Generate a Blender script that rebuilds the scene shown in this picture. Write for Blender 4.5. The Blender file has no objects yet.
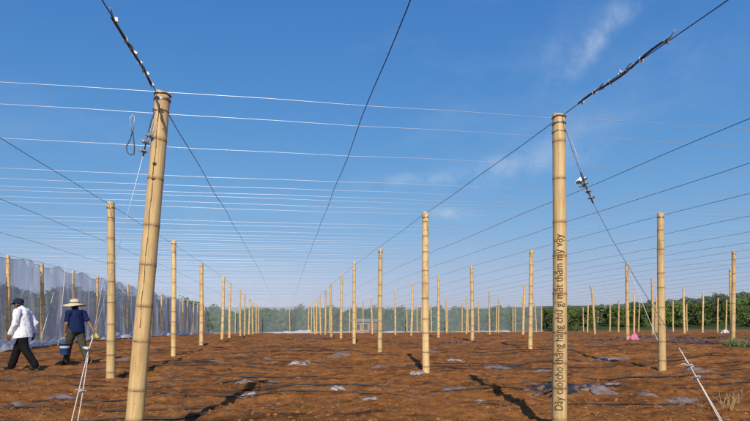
import bpy, math, random
import numpy as np
from mathutils import Vector, Matrix, noise as mnoise
R = math.radians
rnd = random.Random(11)
scene = bpy.context.scene
col = scene.collection

# ------------------------------------------------------------------ camera, sky, sun
THETA = R(9.4)                      # camera yaw to the right of the pole rows
EYE = 1.28
F = 540.0                           # focal length, photo pixels (750 wide)
CR = Vector((math.cos(THETA), -math.sin(THETA), 0))     # camera right
CD = Vector((math.sin(THETA), math.cos(THETA), 0))      # camera forward
cam_d = bpy.data.cameras.new('camera')
cam_d.sensor_width = 36.0
cam_d.lens = 36.0 * F / 750.0
cam_d.shift_y = 102.5 / 750.0
cam_d.clip_end = 3000
cam = bpy.data.objects.new('camera', cam_d)
col.objects.link(cam)
cam.location = (0, 0, EYE)
cam.rotation_euler = (R(90), 0, -THETA)
scene.camera = cam

SUN_EL, SUN_AZ = R(34), R(9)       # travel direction azimuth, right of +Y
scene.view_settings.view_transform = 'Standard'
scene.view_settings.look = 'None'
scene.view_settings.exposure = 0.0
scene.view_settings.gamma = 1.0

world = bpy.data.worlds.new('World')
scene.world = world
world.use_nodes = True
wn, wl = world.node_tree.nodes, world.node_tree.links
wn.clear()
w_out = wn.new('ShaderNodeOutputWorld')
w_bg = wn.new('ShaderNodeBackground')
w_bg.inputs['Strength'].default_value = 0.15
sky = wn.new('ShaderNodeTexSky')
sky.sky_type = 'NISHITA'
sky.sun_disc = False
sky.sun_elevation = SUN_EL
sky.sun_rotation = math.pi + SUN_AZ
sky.altitude = 400
sky.air_density = 1.0
sky.dust_density = 0.55
sky.ozone_density = 2.2
tc = wn.new('ShaderNodeTexCoord')

def wmath(op, a, b=None, clamp=False):
    n = wn.new('ShaderNodeMath'); n.operation = op; n.use_clamp = clamp
    for i, v in enumerate((a, b)):
        if v is None: continue
        if isinstance(v, (int, float)): n.inputs[i].default_value = v
        else: wl.new(v, n.inputs[i])
    return n.outputs[0]

def wdot(vec):
    n = wn.new('ShaderNodeVectorMath'); n.operation = 'DOT_PRODUCT'
    wl.new(tc.outputs['Generated'], n.inputs[0]); n.inputs[1].default_value = vec
    return n.outputs['Value']

def sky_dir(px, py):
    return (CD * F + CR * (px - 375) + Vector((0, 0, 1)) * (313 - py)).normalized()

def wisp(px, py, ang, lu, lv, amount):
    """a cirrus streak: direction in the sky, slant, half length and half width in radians"""
    c = sky_dir(px, py)
    u0 = (CR - c * CR.dot(c)).normalized()
    v0 = c.cross(u0) * -1
    if v0.z < 0: v0 = -v0
    u = u0 * math.cos(ang) + v0 * math.sin(ang)
    v = v0 * math.cos(ang) - u0 * math.sin(ang)
    nz = wn.new('ShaderNodeTexNoise'); nz.inputs['Scale'].default_value = 9; nz.inputs['Detail'].default_value = 3
    wl.new(tc.outputs['Generated'], nz.inputs['Vector'])
    wob = wmath('MULTIPLY', wmath('SUBTRACT', nz.outputs['Fac'], 0.5), lv * 3)
    a = wmath('DIVIDE', wdot(u), lu)
    b = wmath('DIVIDE', wmath('ADD', wdot(v), wob), lv)
    r2 = wmath('ADD', wmath('MULTIPLY', a, a), wmath('MULTIPLY', b, b))
    g = wmath('POWER', 2.718, wmath('MULTIPLY', r2, -1.0))
    g = wmath('MULTIPLY', g, wmath('GREATER_THAN', wdot(c), 0.0))
    mp = wn.new('ShaderNodeMapping'); mp.vector_type = 'TEXTURE'
    wl.new(tc.outputs['Generated'], mp.inputs['Vector'])
    n2 = wn.new('ShaderNodeTexNoise'); n2.inputs['Scale'].default_value = 22; n2.inputs['Detail'].default_value = 5
    n2.inputs['Roughness'].default_value = .65
    wl.new(mp.outputs['Vector'], n2.inputs['Vector'])
    t = wmath('MULTIPLY', wmath('SUBTRACT', n2.outputs['Fac'], .33), 3.2, True)
    return wmath('MULTIPLY', wmath('MULTIPLY', g, t), amount)

mask = wisp(600, 34, R(50), .085, .017, .30)
for args in ((560, 46, R(28), .06, .02, .10), (430, 176, R(8), .11, .012, .20), (515, 168, R(14), .09, .02, .22),
             (452, 213, R(2), .035, .012, .34), (566, 140, R(20), .07, .03, .12), (690, 60, R(15), .14, .05, .05)):
    mask = wmath('ADD', mask, wisp(*args))
# thin even cirrus over the rest of the sky
mp = wn.new('ShaderNodeMapping'); mp.inputs['Scale'].default_value = (1.2, 1.2, 4.0)
wl.new(tc.outputs['Generated'], mp.inputs['Vector'])
nz = wn.new('ShaderNodeTexNoise'); nz.inputs['Scale'].default_value = 2.2; nz.inputs['Detail'].default_value = 6
nz.inputs['Roughness'].default_value = .6
wl.new(mp.outputs['Vector'], nz.inputs['Vector'])
cir = wmath('MULTIPLY', wmath('SUBTRACT', nz.outputs['Fac'], .5), .35, True)
mask = wmath('ADD', mask, cir)
mixn = wn.new('ShaderNodeMix'); mixn.data_type = 'RGBA'
wl.new(mask, mixn.inputs['Factor'])
hsv = wn.new('ShaderNodeHueSaturation'); hsv.inputs['Saturation'].default_value = 1.22
wl.new(sky.outputs['Color'], hsv.inputs['Color'])
# film-like response of the whole sky: c * k / (1 + c * q), the same for every direction
def wvec(op, a, b):
    n = wn.new('ShaderNodeVectorMath'); n.operation = op
    for i, v in enumerate((a, b)):
        if isinstance(v, tuple): n.inputs[i].default_value = v
        else: wl.new(v, n.inputs[i])
    return n.outputs['Vector']
SS = 0.15
num = wvec('MULTIPLY', hsv.outputs['Color'], (.758, 1.267, 2.716))
den = wvec('ADD', wvec('MULTIPLY', hsv.outputs['Color'], (.8 * SS, 1.62 * SS, 3.0 * SS)), (1, 1, 1))
wl.new(wvec('DIVIDE', num, den), mixn.inputs[6])
mixn.inputs[7].default_value = (5.2, 5.6, 6.2, 1)
wl.new(mixn.outputs[2], w_bg.inputs['Color'])
wl.new(w_bg.outputs[0], w_out.inputs['Surface'])

sun_d = bpy.data.lights.new('sun', 'SUN')
sun_d.energy = 4.5
sun_d.angle = R(0.5)
sun_d.color = (1.0, 0.93, 0.82)
sun = bpy.data.objects.new('sun', sun_d)
col.objects.link(sun)
sun_dir = Vector((math.cos(SUN_EL) * math.sin(SUN_AZ), math.cos(SUN_EL) * math.cos(SUN_AZ), -math.sin(SUN_EL)))
sun.rotation_euler = sun_dir.to_track_quat('-Z', 'Y').to_euler()
sun.location = (-6, -20, 20)

# ------------------------------------------------------------------ helpers
class MB:
    """collects vertices and faces, links them as one mesh object"""
    def __init__(s): s.v, s.f = [], []
    def add(s, vs, fs):
        o = len(s.v); s.v += [tuple(p) for p in vs]; s.f += [tuple(i + o for i in q) for q in fs]; return o
    def box(s, c, d, rot=None):
        c = Vector(c); vs = []
        for x in (-.5, .5):
            for y in (-.5, .5):
                for z in (-.5, .5):
                    p = Vector((x * d[0], y * d[1], z * d[2]))
                    if rot is not None: p = rot @ p
                    vs.append(c + p)
        s.add(vs, [(0, 1, 3, 2), (4, 6, 7, 5), (0, 4, 5, 1), (2, 3, 7, 6), (0, 2, 6, 4), (1, 5, 7, 3)])
    def tube(s, pts, r, n=6, cap=True, closed=False):
        pts = [Vector(p) for p in pts]; m = len(pts)
        rr = r if isinstance(r, (list, tuple)) else [r] * m
        ref = None; vs = []
        for i, p in enumerate(pts):
            a = pts[i - 1] if (i > 0 or closed) else p
            b = pts[(i + 1) % m] if (i < m - 1 or closed) else p
            t = (b - a)
            t = t.normalized() if t.length > 1e-9 else Vector((0, 0, 1))
            if ref is None:
                ref = Vector((0, 0, 1)) if abs(t.z) < .9 else Vector((1, 0, 0))
            u = (ref - t * ref.dot(t))
            if u.length < 1e-6: u = t.orthogonal()
            u.normalize(); w = t.cross(u); ref = u
            for k in range(n):
                an = 2 * math.pi * k / n
                vs.append(p + (u * math.cos(an) + w * math.sin(an)) * rr[i])
        fs = []
        for i in range(m if closed else m - 1):
            j = (i + 1) % m
            for k in range(n):
                k2 = (k + 1) % n
                fs.append((i * n + k, i * n + k2, j * n + k2, j * n + k))
        if cap and not closed:
            fs.append(tuple(range(n - 1, -1, -1))); fs.append(tuple((m - 1) * n + k for k in range(n)))
        s.add(vs, fs)
    def lathe(s, prof, n=24, c=(0, 0, 0)):
        vs, fs = [], []
        for (r, z) in prof:
            for k in range(n):
                a = 2 * math.pi * k / n
                vs.append((c[0] + r * math.cos(a), c[1] + r * math.sin(a), c[2] + z))
        for i in range(len(prof) - 1):
            for k in range(n):
                k2 = (k + 1) % n
                fs.append((i * n + k, i * n + k2, (i + 1) * n + k2, (i + 1) * n + k))
        s.add(vs, fs)
    def mesh(s, name, mat=None, smooth=True):
        me = bpy.data.meshes.new(name); me.from_pydata(s.v, [], s.f); me.update()
        if mat: me.materials.append(mat)
        if smooth: me.polygons.foreach_set('use_smooth', [True] * len(me.polygons))
        return me
    def build(s, name, mat=None, parent=None, smooth=True):
        return link(name, s.mesh(name, mat, smooth), parent)

def link(name, me, parent=None, loc=None, rot=None):
    o = bpy.data.objects.new(name, me); col.objects.link(o)
    if parent is not None: o.parent = parent
    if loc is not None: o.location = loc
    if rot is not None: o.rotation_euler = rot
    return o
def empty(name, loc=(0, 0, 0), rz=0):
    o = link(name, None, None, loc, (0, 0, rz)); o.empty_display_size = .2; return o
def tag(o, label=None, cat=None, group=None, kind=None):
    if label: o['label'] = label
    if cat: o['category'] = cat
    if group: o['group'] = group
    if kind: o['kind'] = kind
    return o

# lattice noise for numpy arrays
def _hash(ix, iy, seed):
    h = (ix.astype(np.int64) * 374761393 + iy.astype(np.int64) * 668265263 + seed * 1442695041) & 0x7fffffff
    h = ((h ^ (h >> 13)) * 1274126177) & 0x7fffffff
    h = (h ^ (h >> 16)) & 0xffff
    return h / 65535.0
def vnoise(x, y, seed=0):
    x = np.asarray(x, float); y = np.asarray(y, float)
    ix, iy = np.floor(x), np.floor(y); fx, fy = x - ix, y - iy
    fx = fx * fx * (3 - 2 * fx); fy = fy * fy * (3 - 2 * fy)
    ix = ix.astype(np.int64); iy = iy.astype(np.int64)
    a, b = _hash(ix, iy, seed), _hash(ix + 1, iy, seed)
    c, d = _hash(ix, iy + 1, seed), _hash(ix + 1, iy + 1, seed)
    return (a * (1 - fx) + b * fx) * (1 - fy) + (c * (1 - fx) + d * fx) * fy - .5

def base_z(x, y):
    """the lie of the land: level, then falling away, then the hills behind"""
    x = np.asarray(x, float); y = np.asarray(y, float)
    t = (y - 27) / 5.0
    sp = np.where(t > 30, t, np.log1p(np.exp(np.minimum(t, 30)))) * 5.0
    z = -.031 * np.minimum(sp, 52)
    z = z + .12 / (1 + np.exp(-(x - 9) / 2.0)) * np.clip((40 - y) / 15, 0, 1)
    # hill on the right and gentle rise behind the far net
    k = np.clip((y - 84) / 90, 0, 1); k = k * k * (3 - 2 * k)
    kx = 1 / (1 + np.exp(-(x - 72) / 18.0))
    z = z + k * (.2 + 5.2 * kx + 2.2 * vnoise(x / 55, y / 55, 9))
    kl = np.clip((-x - 22) / 60, 0, 1)
    z = z + kl * kl * 5.0
    return z
def soil_z(x, y):
    """clods and furrows on top of it"""
    x = np.asarray(x, float); y = np.asarray(y, float)
    z = .08 * vnoise(x / 1.9, y / .85, 1) + .09 * vnoise(x / .65 + 3, y / .32, 2)
    z = z + .060 * vnoise(x / .22, y / .15, 3) + .030 * vnoise(x / .09, y / .08, 4)
    z = z + .05 * vnoise(x / 2.6 + 7, y / .30, 6) + .055 * vnoise(x / .34, y / .105, 7)
    z = z - .03 * np.abs(vnoise(x / .8, y / .4, 5))
    fade = np.clip((80 - y) / 20, 0, 1)
    return z * fade
def g(x, y): return float(base_z(x, y) + soil_z(x, y))
def gb(x, y): return float(base_z(x, y))
def ground_px(px, py):
    """where the sight line through a photo pixel meets the ground"""
    d = EYE * F / (py - 313)
    for _ in range(12):
        p = CD * d + CR * ((px - 375) / F * d)
        d = (EYE - gb(p.x, p.y)) * F / (py - 313)
    return p.x, p.y
def at_px(px, py, depth):
    return CD * depth + CR * ((px - 375) / F * depth) + Vector((0, 0, EYE + (313 - py) / F * depth))

# ------------------------------------------------------------------ materials
def mat_new(name):
    m = bpy.data.materials.new(name); m.use_nodes = True
    n, l = m.node_tree.nodes, m.node_tree.links
    return m, n, l, n['Principled BSDF']
def noise_node(n, l, scale, detail=4, rough=.55, vec=None, dist=0):
    t = n.new('ShaderNodeTexNoise'); t.inputs['Scale'].default_value = scale
    t.inputs['Detail'].default_value = detail; t.inputs['Roughness'].default_value = rough
    t.inputs['Distortion'].default_value = dist
    if vec is not None: l.new(vec, t.inputs['Vector'])
    return t
def mapped(n, l, scale, out='Object'):
    tcn = n.new('ShaderNodeTexCoord'); mp_ = n.new('ShaderNodeMapping')
    l.new(tcn.outputs[out], mp_.inputs['Vector']); mp_.inputs['Scale'].default_value = scale
    return mp_.outputs['Vector']
def ramp(n, l, fac, stops):
    r = n.new('ShaderNodeValToRGB'); l.new(fac, r.inputs['Fac'])
    e = r.color_ramp.elements
    while len(e) < len(stops): e.new(.5)
    for i, (p, c) in enumerate(stops):
        e[i].position = p; e[i].color = (*c, 1) if len(c) == 3 else c
    return r.outputs['Color']
def mix(n, l, fac, a, b, mode='MIX'):
    m = n.new('ShaderNodeMix'); m.data_type = 'RGBA'; m.blend_type = mode
    for i, v in ((0, fac), (6, a), (7, b)):
        if isinstance(v, (int, float)): m.inputs[i].default_value = v
        elif isinstance(v, tuple): m.inputs[i].default_value = (*v, 1)
        else: l.new(v, m.inputs[i])
    return m.outputs[2]
def bump(n, l, bsdf, h, strength=.4, dist=.02):
    b = n.new('ShaderNodeBump'); b.inputs['Strength'].default_value = strength; b.inputs['Distance'].default_value = dist
    l.new(h, b.inputs['Height']); l.new(b.outputs['Normal'], bsdf.inputs['Normal'])

def simple(name, c, rough=.7, metal=0, var=.25, scale=12, bumpk=0):
    m, n, l, b = mat_new(name)
    t = noise_node(n, l, scale, 5, .6, mapped(n, l, (1, 1, 1)))
    cc = ramp(n, l, t.outputs['Fac'], [(.3, tuple(x * (1 - var) for x in c)), (.7, tuple(min(1, x * (1 + var)) for x in c))])
    l.new(cc, b.inputs['Base Color']); b.inputs['Roughness'].default_value = rough; b.inputs['Metallic'].default_value = metal
    if bumpk: bump(n, l, b, t.outputs['Fac'], bumpk, .01)
    return m

# bamboo
def bamboo_mat():
    m, n, l, b = mat_new('bamboo')
    v = mapped(n, l, (26, 26, 1.1))
    oi = n.new('ShaderNodeObjectInfo')
    add = n.new('ShaderNodeVectorMath'); add.operation = 'ADD'
    comb = n.new('ShaderNodeCombineXYZ')
    mul = n.new('ShaderNodeMath'); mul.operation = 'MULTIPLY'; mul.inputs[1].default_value = 57
    l.new(oi.outputs['Random'], mul.inputs[0])
    for i in range(3): l.new(mul.outputs[0], comb.inputs[i])
    l.new(v, add.inputs[0]); l.new(comb.outputs[0], add.inputs[1])
    st = noise_node(n, l, 1.6, 6, .6, add.outputs[0])
    c = ramp(n, l, st.outputs['Fac'], [(.25, (.44, .27, .10)), (.5, (.66, .455, .20)), (.75, (.76, .565, .29))])
    v2 = mapped(n, l, (5, 5, 1.6))
    add2 = n.new('ShaderNodeVectorMath'); add2.operation = 'ADD'
    l.new(v2, add2.inputs[0]); l.new(comb.outputs[0], add2.inputs[1])
    bl = noise_node(n, l, 1.3, 5, .65, add2.outputs[0])
    c = mix(n, l, ramp(n, l, bl.outputs['Fac'], [(.52, (0, 0, 0)), (.72, (.75, .75, .75))]), c, (.37, .20, .075))
    sp = noise_node(n, l, 9, 3, .6, add2.outputs[0])
    c = mix(n, l, ramp(n, l, sp.outputs['Fac'], [(.66, (0, 0, 0)), (.74, (.7, .7, .7))]), c, (.20, .11, .05))
    tone = n.new('ShaderNodeHueSaturation')
    mr = n.new('ShaderNodeMapRange'); mr.inputs['To Min'].default_value = .84; mr.inputs['To Max'].default_value = 1.1
    l.new(oi.outputs['Random'], mr.inputs['Value']); l.new(mr.outputs[0], tone.inputs['Value']); l.new(c, tone.inputs['Color'])
    at = n.new('ShaderNodeAttribute'); at.attribute_name = 'node'
    c = mix(n, l, at.outputs['Fac'], tone.outputs['Color'], (.24, .14, .065))
    l.new(c, b.inputs['Base Color']); b.inputs['Roughness'].default_value = .5
    b.inputs['Specular IOR Level'].default_value = .35
    bump(n, l, b, st.outputs['Fac'], .35, .006)
    return m
M = {}
M['bamboo'] = bamboo_mat()
M['node'] = simple('bamboo_node', (.27, .16, .075), .75, 0, .65, 28, .4)
M['ink'] = simple('lettering', (.085, .045, .022), .8, 0, .35, 30)
M['steel'] = simple('galvanised_steel', (.42, .44, .47), .38, .9, .12, 30)
M['wire'] = simple('bright_wire', (.66, .70, .76), .42, .8, .06, 20)
M['cable'] = simple('dark_cable', (.075, .07, .085), .55, .4, .25, 60)
M['clamp'] = simple('zinc_clamp', (.40, .41, .44), .55, .5, .4, 60)
M['rope'] = simple('pale_rope', (.62, .56, .50), .85, 0, .2, 50)
M['hose'] = simple('black_hose', (.022, .020, .020), .6, 0, .5, 6)

def soil_mat():
    m, n, l, b = mat_new('red_soil')
    v = mapped(n, l, (1, 1, 1))
    vs = mapped(n, l, (.55, 1.6, 1))
    n1 = noise_node(n, l, .55, 7, .62, vs, .4)
    n2 = noise_node(n, l, 6, 8, .68, v)
    n3 = noise_node(n, l, 34, 7, .75, v)
    c = ramp(n, l, n1.outputs['Fac'], [(.30, (.085, .036, .015)), (.42, (.30, .108, .026)), (.55, (.43, .162, .040)), (.70, (.52, .215, .060))])
    c2 = ramp(n, l, n2.outputs['Fac'], [(.32, (.060, .025, .011)), (.45, (.32, .115, .029)), (.64, (.58, .255, .082))])
    c = mix(n, l, .52, c, c2)
    # pale dry crumbs and straw dust
    c = mix(n, l, ramp(n, l, n3.outputs['Fac'], [(.60, (0, 0, 0)), (.72, (.6, .6, .6))]), c, (.43, .25, .12))
    c = mix(n, l, ramp(n, l, n3.outputs['Fac'], [(.30, (.6, .6, .6)), (.42, (0, 0, 0))]), c, (.075, .030, .014))
    # dark streaks: furrow shade painted into the colour, plus mulch residue
    n5 = noise_node(n, l, 1.1, 7, .68, mapped(n, l, (.30, 2.1, 1)), .7)
    c = mix(n, l, ramp(n, l, n5.outputs['Fac'], [(.53, (0, 0, 0)), (.64, (.85, .85, .85))]), c, (.050, .024, .015))
    n6 = noise_node(n, l, 3.4, 6, .7, mapped(n, l, (.38, 2.4, 1)), .5)
    c = mix(n, l, ramp(n, l, n6.outputs['Fac'], [(.55, (0, 0, 0)), (.66, (.75, .75, .75))]), c, (.060, .026, .013))
    n7 = noise_node(n, l, .22, 5, .6, v, .3)
    c = mix(n, l, ramp(n, l, n7.outputs['Fac'], [(.50, (0, 0, 0)), (.72, (.4, .4, .4))]), c, (.14, .066, .038))
    # greyish film of ash and old mulch in patches
    n4 = noise_node(n, l, .9, 4, .6, mapped(n, l, (.7, 1.5, 1)))
    c = mix(n, l, ramp(n, l, n4.outputs['Fac'], [(.62, (0, 0, 0)), (.78, (.35, .35, .35))]), c, (.20, .13, .095))
    # beyond the field the ground is grown over
    sep = n.new('ShaderNodeSeparateXYZ'); l.new(v, sep.inputs[0])
    mr = n.new('ShaderNodeMapRange'); mr.inputs['From Min'].default_value = 77; mr.inputs['From Max'].default_value = 88
    nb = noise_node(n, l, .12, 4, .6, v)
    ad = n.new('ShaderNodeMath'); ad.operation = 'MULTIPLY_ADD'; ad.inputs[1].default_value = 10; l.new(nb.outputs['Fac'], ad.inputs[0]); l.new(sep.outputs['Y'], ad.inputs[2])
    sb = n.new('ShaderNodeMath'); sb.operation = 'SUBTRACT'; sb.inputs[1].default_value = 5; l.new(ad.outputs[0], sb.inputs[0])
    l.new(sb.outputs[0], mr.inputs['Value'])
    gr = ramp(n, l, n2.outputs['Fac'], [(.3, (.030, .052, .016)), (.7, (.085, .12, .035))])
    c = mix(n, l, mr.outputs[0], c, gr)
    l.new(c, b.inputs['Base Color']); b.inputs['Roughness'].default_value = .95; b.inputs['Specular IOR Level'].default_value = .15
    md = n.new('ShaderNodeMath'); md.operation = 'MULTIPLY_ADD'; md.inputs[1].default_value = .5
    l.new(n3.outputs['Fac'], md.inputs[0]); l.new(n2.outputs['Fac'], md.inputs[2])
    bump(n, l, b, md.outputs[0], 1.0, .10)
    return m
M['soil'] = soil_mat()
def clod_mat():
    m, n, l, b = mat_new('soil_clod')
    v = mapped(n, l, (1, 1, 1))
    t = noise_node(n, l, 3.1, 5, .7, v)
    t2 = noise_node(n, l, 60, 3, .6, v)
    c = ramp(n, l, t.outputs['Fac'], [(.3, (.085, .036, .015)), (.5, (.24, .098, .028)), (.68, (.40, .18, .055))])
    c = mix(n, l, ramp(n, l, t2.outputs['Fac'], [(.6, (0, 0, 0)), (.75, (.4, .4, .4))]), c, (.36, .20, .09))
    l.new(c, b.inputs['Base Color']); b.inputs['Roughness'].default_value = .95
    b.inputs['Specular IOR Level'].default_value = .15
    bump(n, l, b, t2.outputs['Fac'], .6, .02)
    return m
M['clod'] = clod_mat()
M['straw'] = simple('dry_straw', (.36, .24, .11), .85, 0, .35, 9)
M['weed'] = simple('green_weed', (.10, .15, .04), .7, 0, .4, 9)

def film_mat(name, c, fac, rough=.45):
    m, n, l, b = mat_new(name)
    t = noise_node(n, l, 7, 5, .6, mapped(n, l, (1, 1, 1)))
    l.new(ramp(n, l, t.outputs['Fac'], [(.34, tuple(x * .55 for x in c)), (.46, c), (.60, (.24, .115, .05))]), b.inputs['Base Color'])
    b.inputs['Roughness'].default_value = rough
    bump(n, l, b, t.outputs['Fac'], .6, .03)
    if fac < 1:
        tr = n.new('ShaderNodeBsdfTransparent'); mx = n.new('ShaderNodeMixShader'); mx.inputs[0].default_value = fac
        l.new(tr.outputs[0], mx.inputs[1]); l.new(b.outputs[0], mx.inputs[2])
        l.new(mx.outputs[0], n['Material Output'].inputs['Surface'])
    return m
M['film_grey'] = film_mat('grey_mulch_film', (.27, .235, .23), .8)
M['film_pale'] = film_mat('pale_mulch_film', (.55, .50, .48), .85)
M['film_black'] = film_mat('black_mulch_film', (.028, .026, .030), 1.0, .55)

def net_mat(name, fac, c=(.62, .64, .66)):
    """fine insect netting: mostly holes, the threads lit from the front and letting light through"""
    m, n, l, b = mat_new(name)
    n.remove(b)
    v = mapped(n, l, (1, 1, 1))
    t = noise_node(n, l, .8, 4, .6, mapped(n, l, (1, 1, .35)))
    df = n.new('ShaderNodeBsdfDiffuse'); df.inputs['Color'].default_value = (*c, 1)
    tl = n.new('ShaderNodeBsdfTranslucent'); tl.inputs['Color'].default_value = (*c, 1)
    m1 = n.new('ShaderNodeMixShader'); m1.inputs[0].default_value = .45
    l.new(df.outputs[0], m1.inputs[1]); l.new(tl.outputs[0], m1.inputs[2])
    tr = n.new('ShaderNodeBsdfTransparent')
    mx = n.new('ShaderNodeMixShader')
    mr = n.new('ShaderNodeMapRange'); mr.inputs['From Min'].default_value = .3; mr.inputs['From Max'].default_value = .7
    mr.inputs['To Min'].default_value = fac * .75; mr.inputs['To Max'].default_value = fac * 1.3
    l.new(t.outputs['Fac'], mr.inputs['Value']); l.new(mr.outputs[0], mx.inputs[0])
    l.new(tr.outputs[0], mx.inputs[1]); l.new(m1.outputs[0], mx.inputs[2])
    l.new(mx.outputs[0], n['Material Output'].inputs['Surface'])
    return m
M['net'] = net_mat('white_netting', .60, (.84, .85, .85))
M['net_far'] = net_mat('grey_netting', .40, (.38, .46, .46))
M['net_bunch'] = net_mat('bunched_netting', .75, (.84, .84, .85))

def leaf_mat(name, a, b_, scale=.5):
    m, n, l, b = mat_new(name)
    v = mapped(n, l, (1, 1, 1))
    oi = n.new('ShaderNodeObjectInfo')
    t = noise_node(n, l, scale * 3, 3, .6, v)
    c = ramp(n, l, t.outputs['Fac'], [(.3, a), (.7, b_)])
    hs = n.new('ShaderNodeHueSaturation')
    mr = n.new('ShaderNodeMapRange'); mr.inputs['To Min'].default_value = .65; mr.inputs['To Max'].default_value = 1.3
    l.new(oi.outputs['Random'], mr.inputs['Value']); l.new(mr.outputs[0], hs.inputs['Value']); l.new(c, hs.inputs['Color'])
    l.new(hs.outputs[0], b.inputs['Base Color']); b.inputs['Roughness'].default_value = .6
    b.inputs['Specular IOR Level'].default_value = .25
    return m
M['leaf'] = leaf_mat('foliage', (.040, .068, .016), (.120, .165, .036))
M['leaf2'] = leaf_mat('foliage_pale', (.070, .105, .022), (.18, .225, .055))
M['bark'] = simple('bark', (.10, .075, .05), .9, 0, .3, 8)

# ------------------------------------------------------------------ ground
def axis(segs):
    out = [segs[0][0]]
    for (a, b, st) in segs:
        k = max(1, int(round((b - a) / st)))
        out += [a + (b - a) * (i + 1) / k for i in range(k)]
    return np.array(out)
xs = axis([(-420, -100, 16), (-100, -40, 4), (-40, -14, .8), (-14, -6, .2), (-6, 9, .045), (9, 16, .12), (16, 34, .4), (34, 60, 1.2), (60, 200, 5), (200, 420, 16)])
ys = axis([(-80, -10, 8), (-10, 2, .8), (2, 5, .12), (5, 12, .04), (12, 17, .07), (17, 26, .14), (26, 42, .3), (42, 80, .8), (80, 260, 3), (260, 700, 22)])
GX, GY = np.meshgrid(xs, ys)
GZ = base_z(GX, GY) + soil_z(GX, GY)
nx, ny = len(xs), len(ys)
me = bpy.data.meshes.new('ground')
me.vertices.add(nx * ny)
me.vertices.foreach_set('co', np.stack([GX, GY, GZ], -1).ravel())
i0 = (np.arange(ny - 1)[:, None] * nx + np.arange(nx - 1)[None, :]).ravel()
quads = np.stack([i0, i0 + 1, i0 + nx + 1, i0 + nx], -1).ravel().astype(np.int32)
nq = len(i0)
me.loops.add(nq * 4); me.loops.foreach_set('vertex_index', quads)
me.polygons.add(nq)
me.polygons.foreach_set('loop_start', np.arange(0, nq * 4, 4, dtype=np.int32))
me.polygons.foreach_set('loop_total', np.full(nq, 4, dtype=np.int32))
me.polygons.foreach_set('use_smooth', np.ones(nq, dtype=bool))
me.update(calc_edges=True); me.validate()
me.materials.append(M['soil'])
tag(link('ground', me), 'tilled red brown soil of the field', 'ground', kind='structure')

# loose clods: real lumps lying on the tilled soil
def clod_shape(r_):
    vs = []
    for (a, b, c) in ((1, 0, 0), (-1, 0, 0), (0, 1, 0), (0, -1, 0), (0, 0, 1), (0, 0, -1), (.6, .6, .5), (-.6, .6, .5), (.6, -.6, .5), (-.6, -.6, .5)):
        k = r_.uniform(.65, 1.15); vs.append((a * k, b * k, c * k * .8))
    fs = [(4, 6, 7), (4, 7, 9), (4, 9, 8), (4, 8, 6), (0, 2, 6), (2, 7, 6), (2, 1, 7), (1, 9, 7), (1, 3, 9), (3, 8, 9), (3, 0, 8), (0, 6, 8), (0, 5, 2), (2, 5, 1), (1, 5, 3), (3, 5, 0)]
    return np.array(vs), np.array(fs)
def scatter(name, count, shape_fn, place_fn, mat, seed, label, cat, smooth=False, nshape=8):
    r_ = random.Random(seed); shapes = [shape_fn(r_) for _ in range(nshape)]
    V, Fc, o = [], [], 0
    spots = [place_fn(r_) for _ in range(count)]
    sx, sy = np.array([p[0] for p in spots]), np.array([p[1] for p in spots]); sz_ = base_z(sx, sy) + soil_z(sx, sy)
    for (x, y, s, el), z in zip(spots, sz_):
        vs, fs = shapes[r_.randrange(nshape)]
        a = r_.uniform(0, 6.283); ca, sa = math.cos(a), math.sin(a)
        P = np.empty_like(vs)
        vx, vy = vs[:, 0] * el, vs[:, 1]
        P[:, 0] = x + s * (vx * ca - vy * sa); P[:, 1] = y + s * (vx * sa + vy * ca); P[:, 2] = z + s * vs[:, 2]
        V.append(P); Fc.append(fs + o); o += len(vs)
    V = np.concatenate(V); Fc = np.concatenate(Fc)
    me = bpy.data.meshes.new(name); me.from_pydata(V.tolist(), [], Fc.tolist()); me.update()
    me.materials.append(mat)
    if smooth: me.polygons.foreach_set('use_smooth', [True] * len(me.polygons))
    return tag(link(name, me), label, cat, kind='stuff')
def field_spot(r_, dmax=40, near=5.2, p=2.2):
    d = near + (dmax - near) * r_.random() ** p
    px = r_.uniform(-40, 790)
    q = CD * d + CR * ((px - 375) / F * d)
    return q.x, q.y
def clod_place(r_):
    x, y = field_spot(r_)
    return x, y, .008 + .034 * r_.random() ** 5, r_.uniform(.8, 1.5)
scatter('soil_clods', 16000, clod_shape, clod_place, M['clod'], 3, 'loose reddish soil clods scattered over the field', 'soil clods')

# straw and stubble
def straw_shape(r_):
    vs, fs = [], []
    for k in range(3):
        a = r_.uniform(0, 6.28); le = r_.uniform(.5, 1.2); up = r_.uniform(.02, .35)
        dx, dy = math.cos(a) * le, math.sin(a) * le; ox, oy = r_.uniform(-.4, .4), r_.uniform(-.4, .4)
        wx, wy = -math.sin(a) * .035, math.cos(a) * .035
        o = len(vs)
        vs += [(ox - wx, oy - wy, .06), (ox + wx, oy + wy, .06), (ox + dx * .5, oy + dy * .5, .08 + up * .8), (ox + dx, oy + dy, .05 + up)]
        fs += [(o, o + 1, o + 2), (o + 1, o + 3, o + 2)]
    return np.array(vs), np.array(fs)
def straw_place(r_):
    while True:
        x, y = field_spot(r_, 24, 5.2, 1.6)
        if vnoise(x / 1.1, y / .7, 21) > -.02 + .25 * r_.random() - .1: break
    return x, y, .02 + .06 * r_.random() ** 2, 1
scatter('straw_litter', 2600, straw_shape, straw_place, M['straw'], 5, 'dry straw litter strewn over the soil', 'straw')

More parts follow.
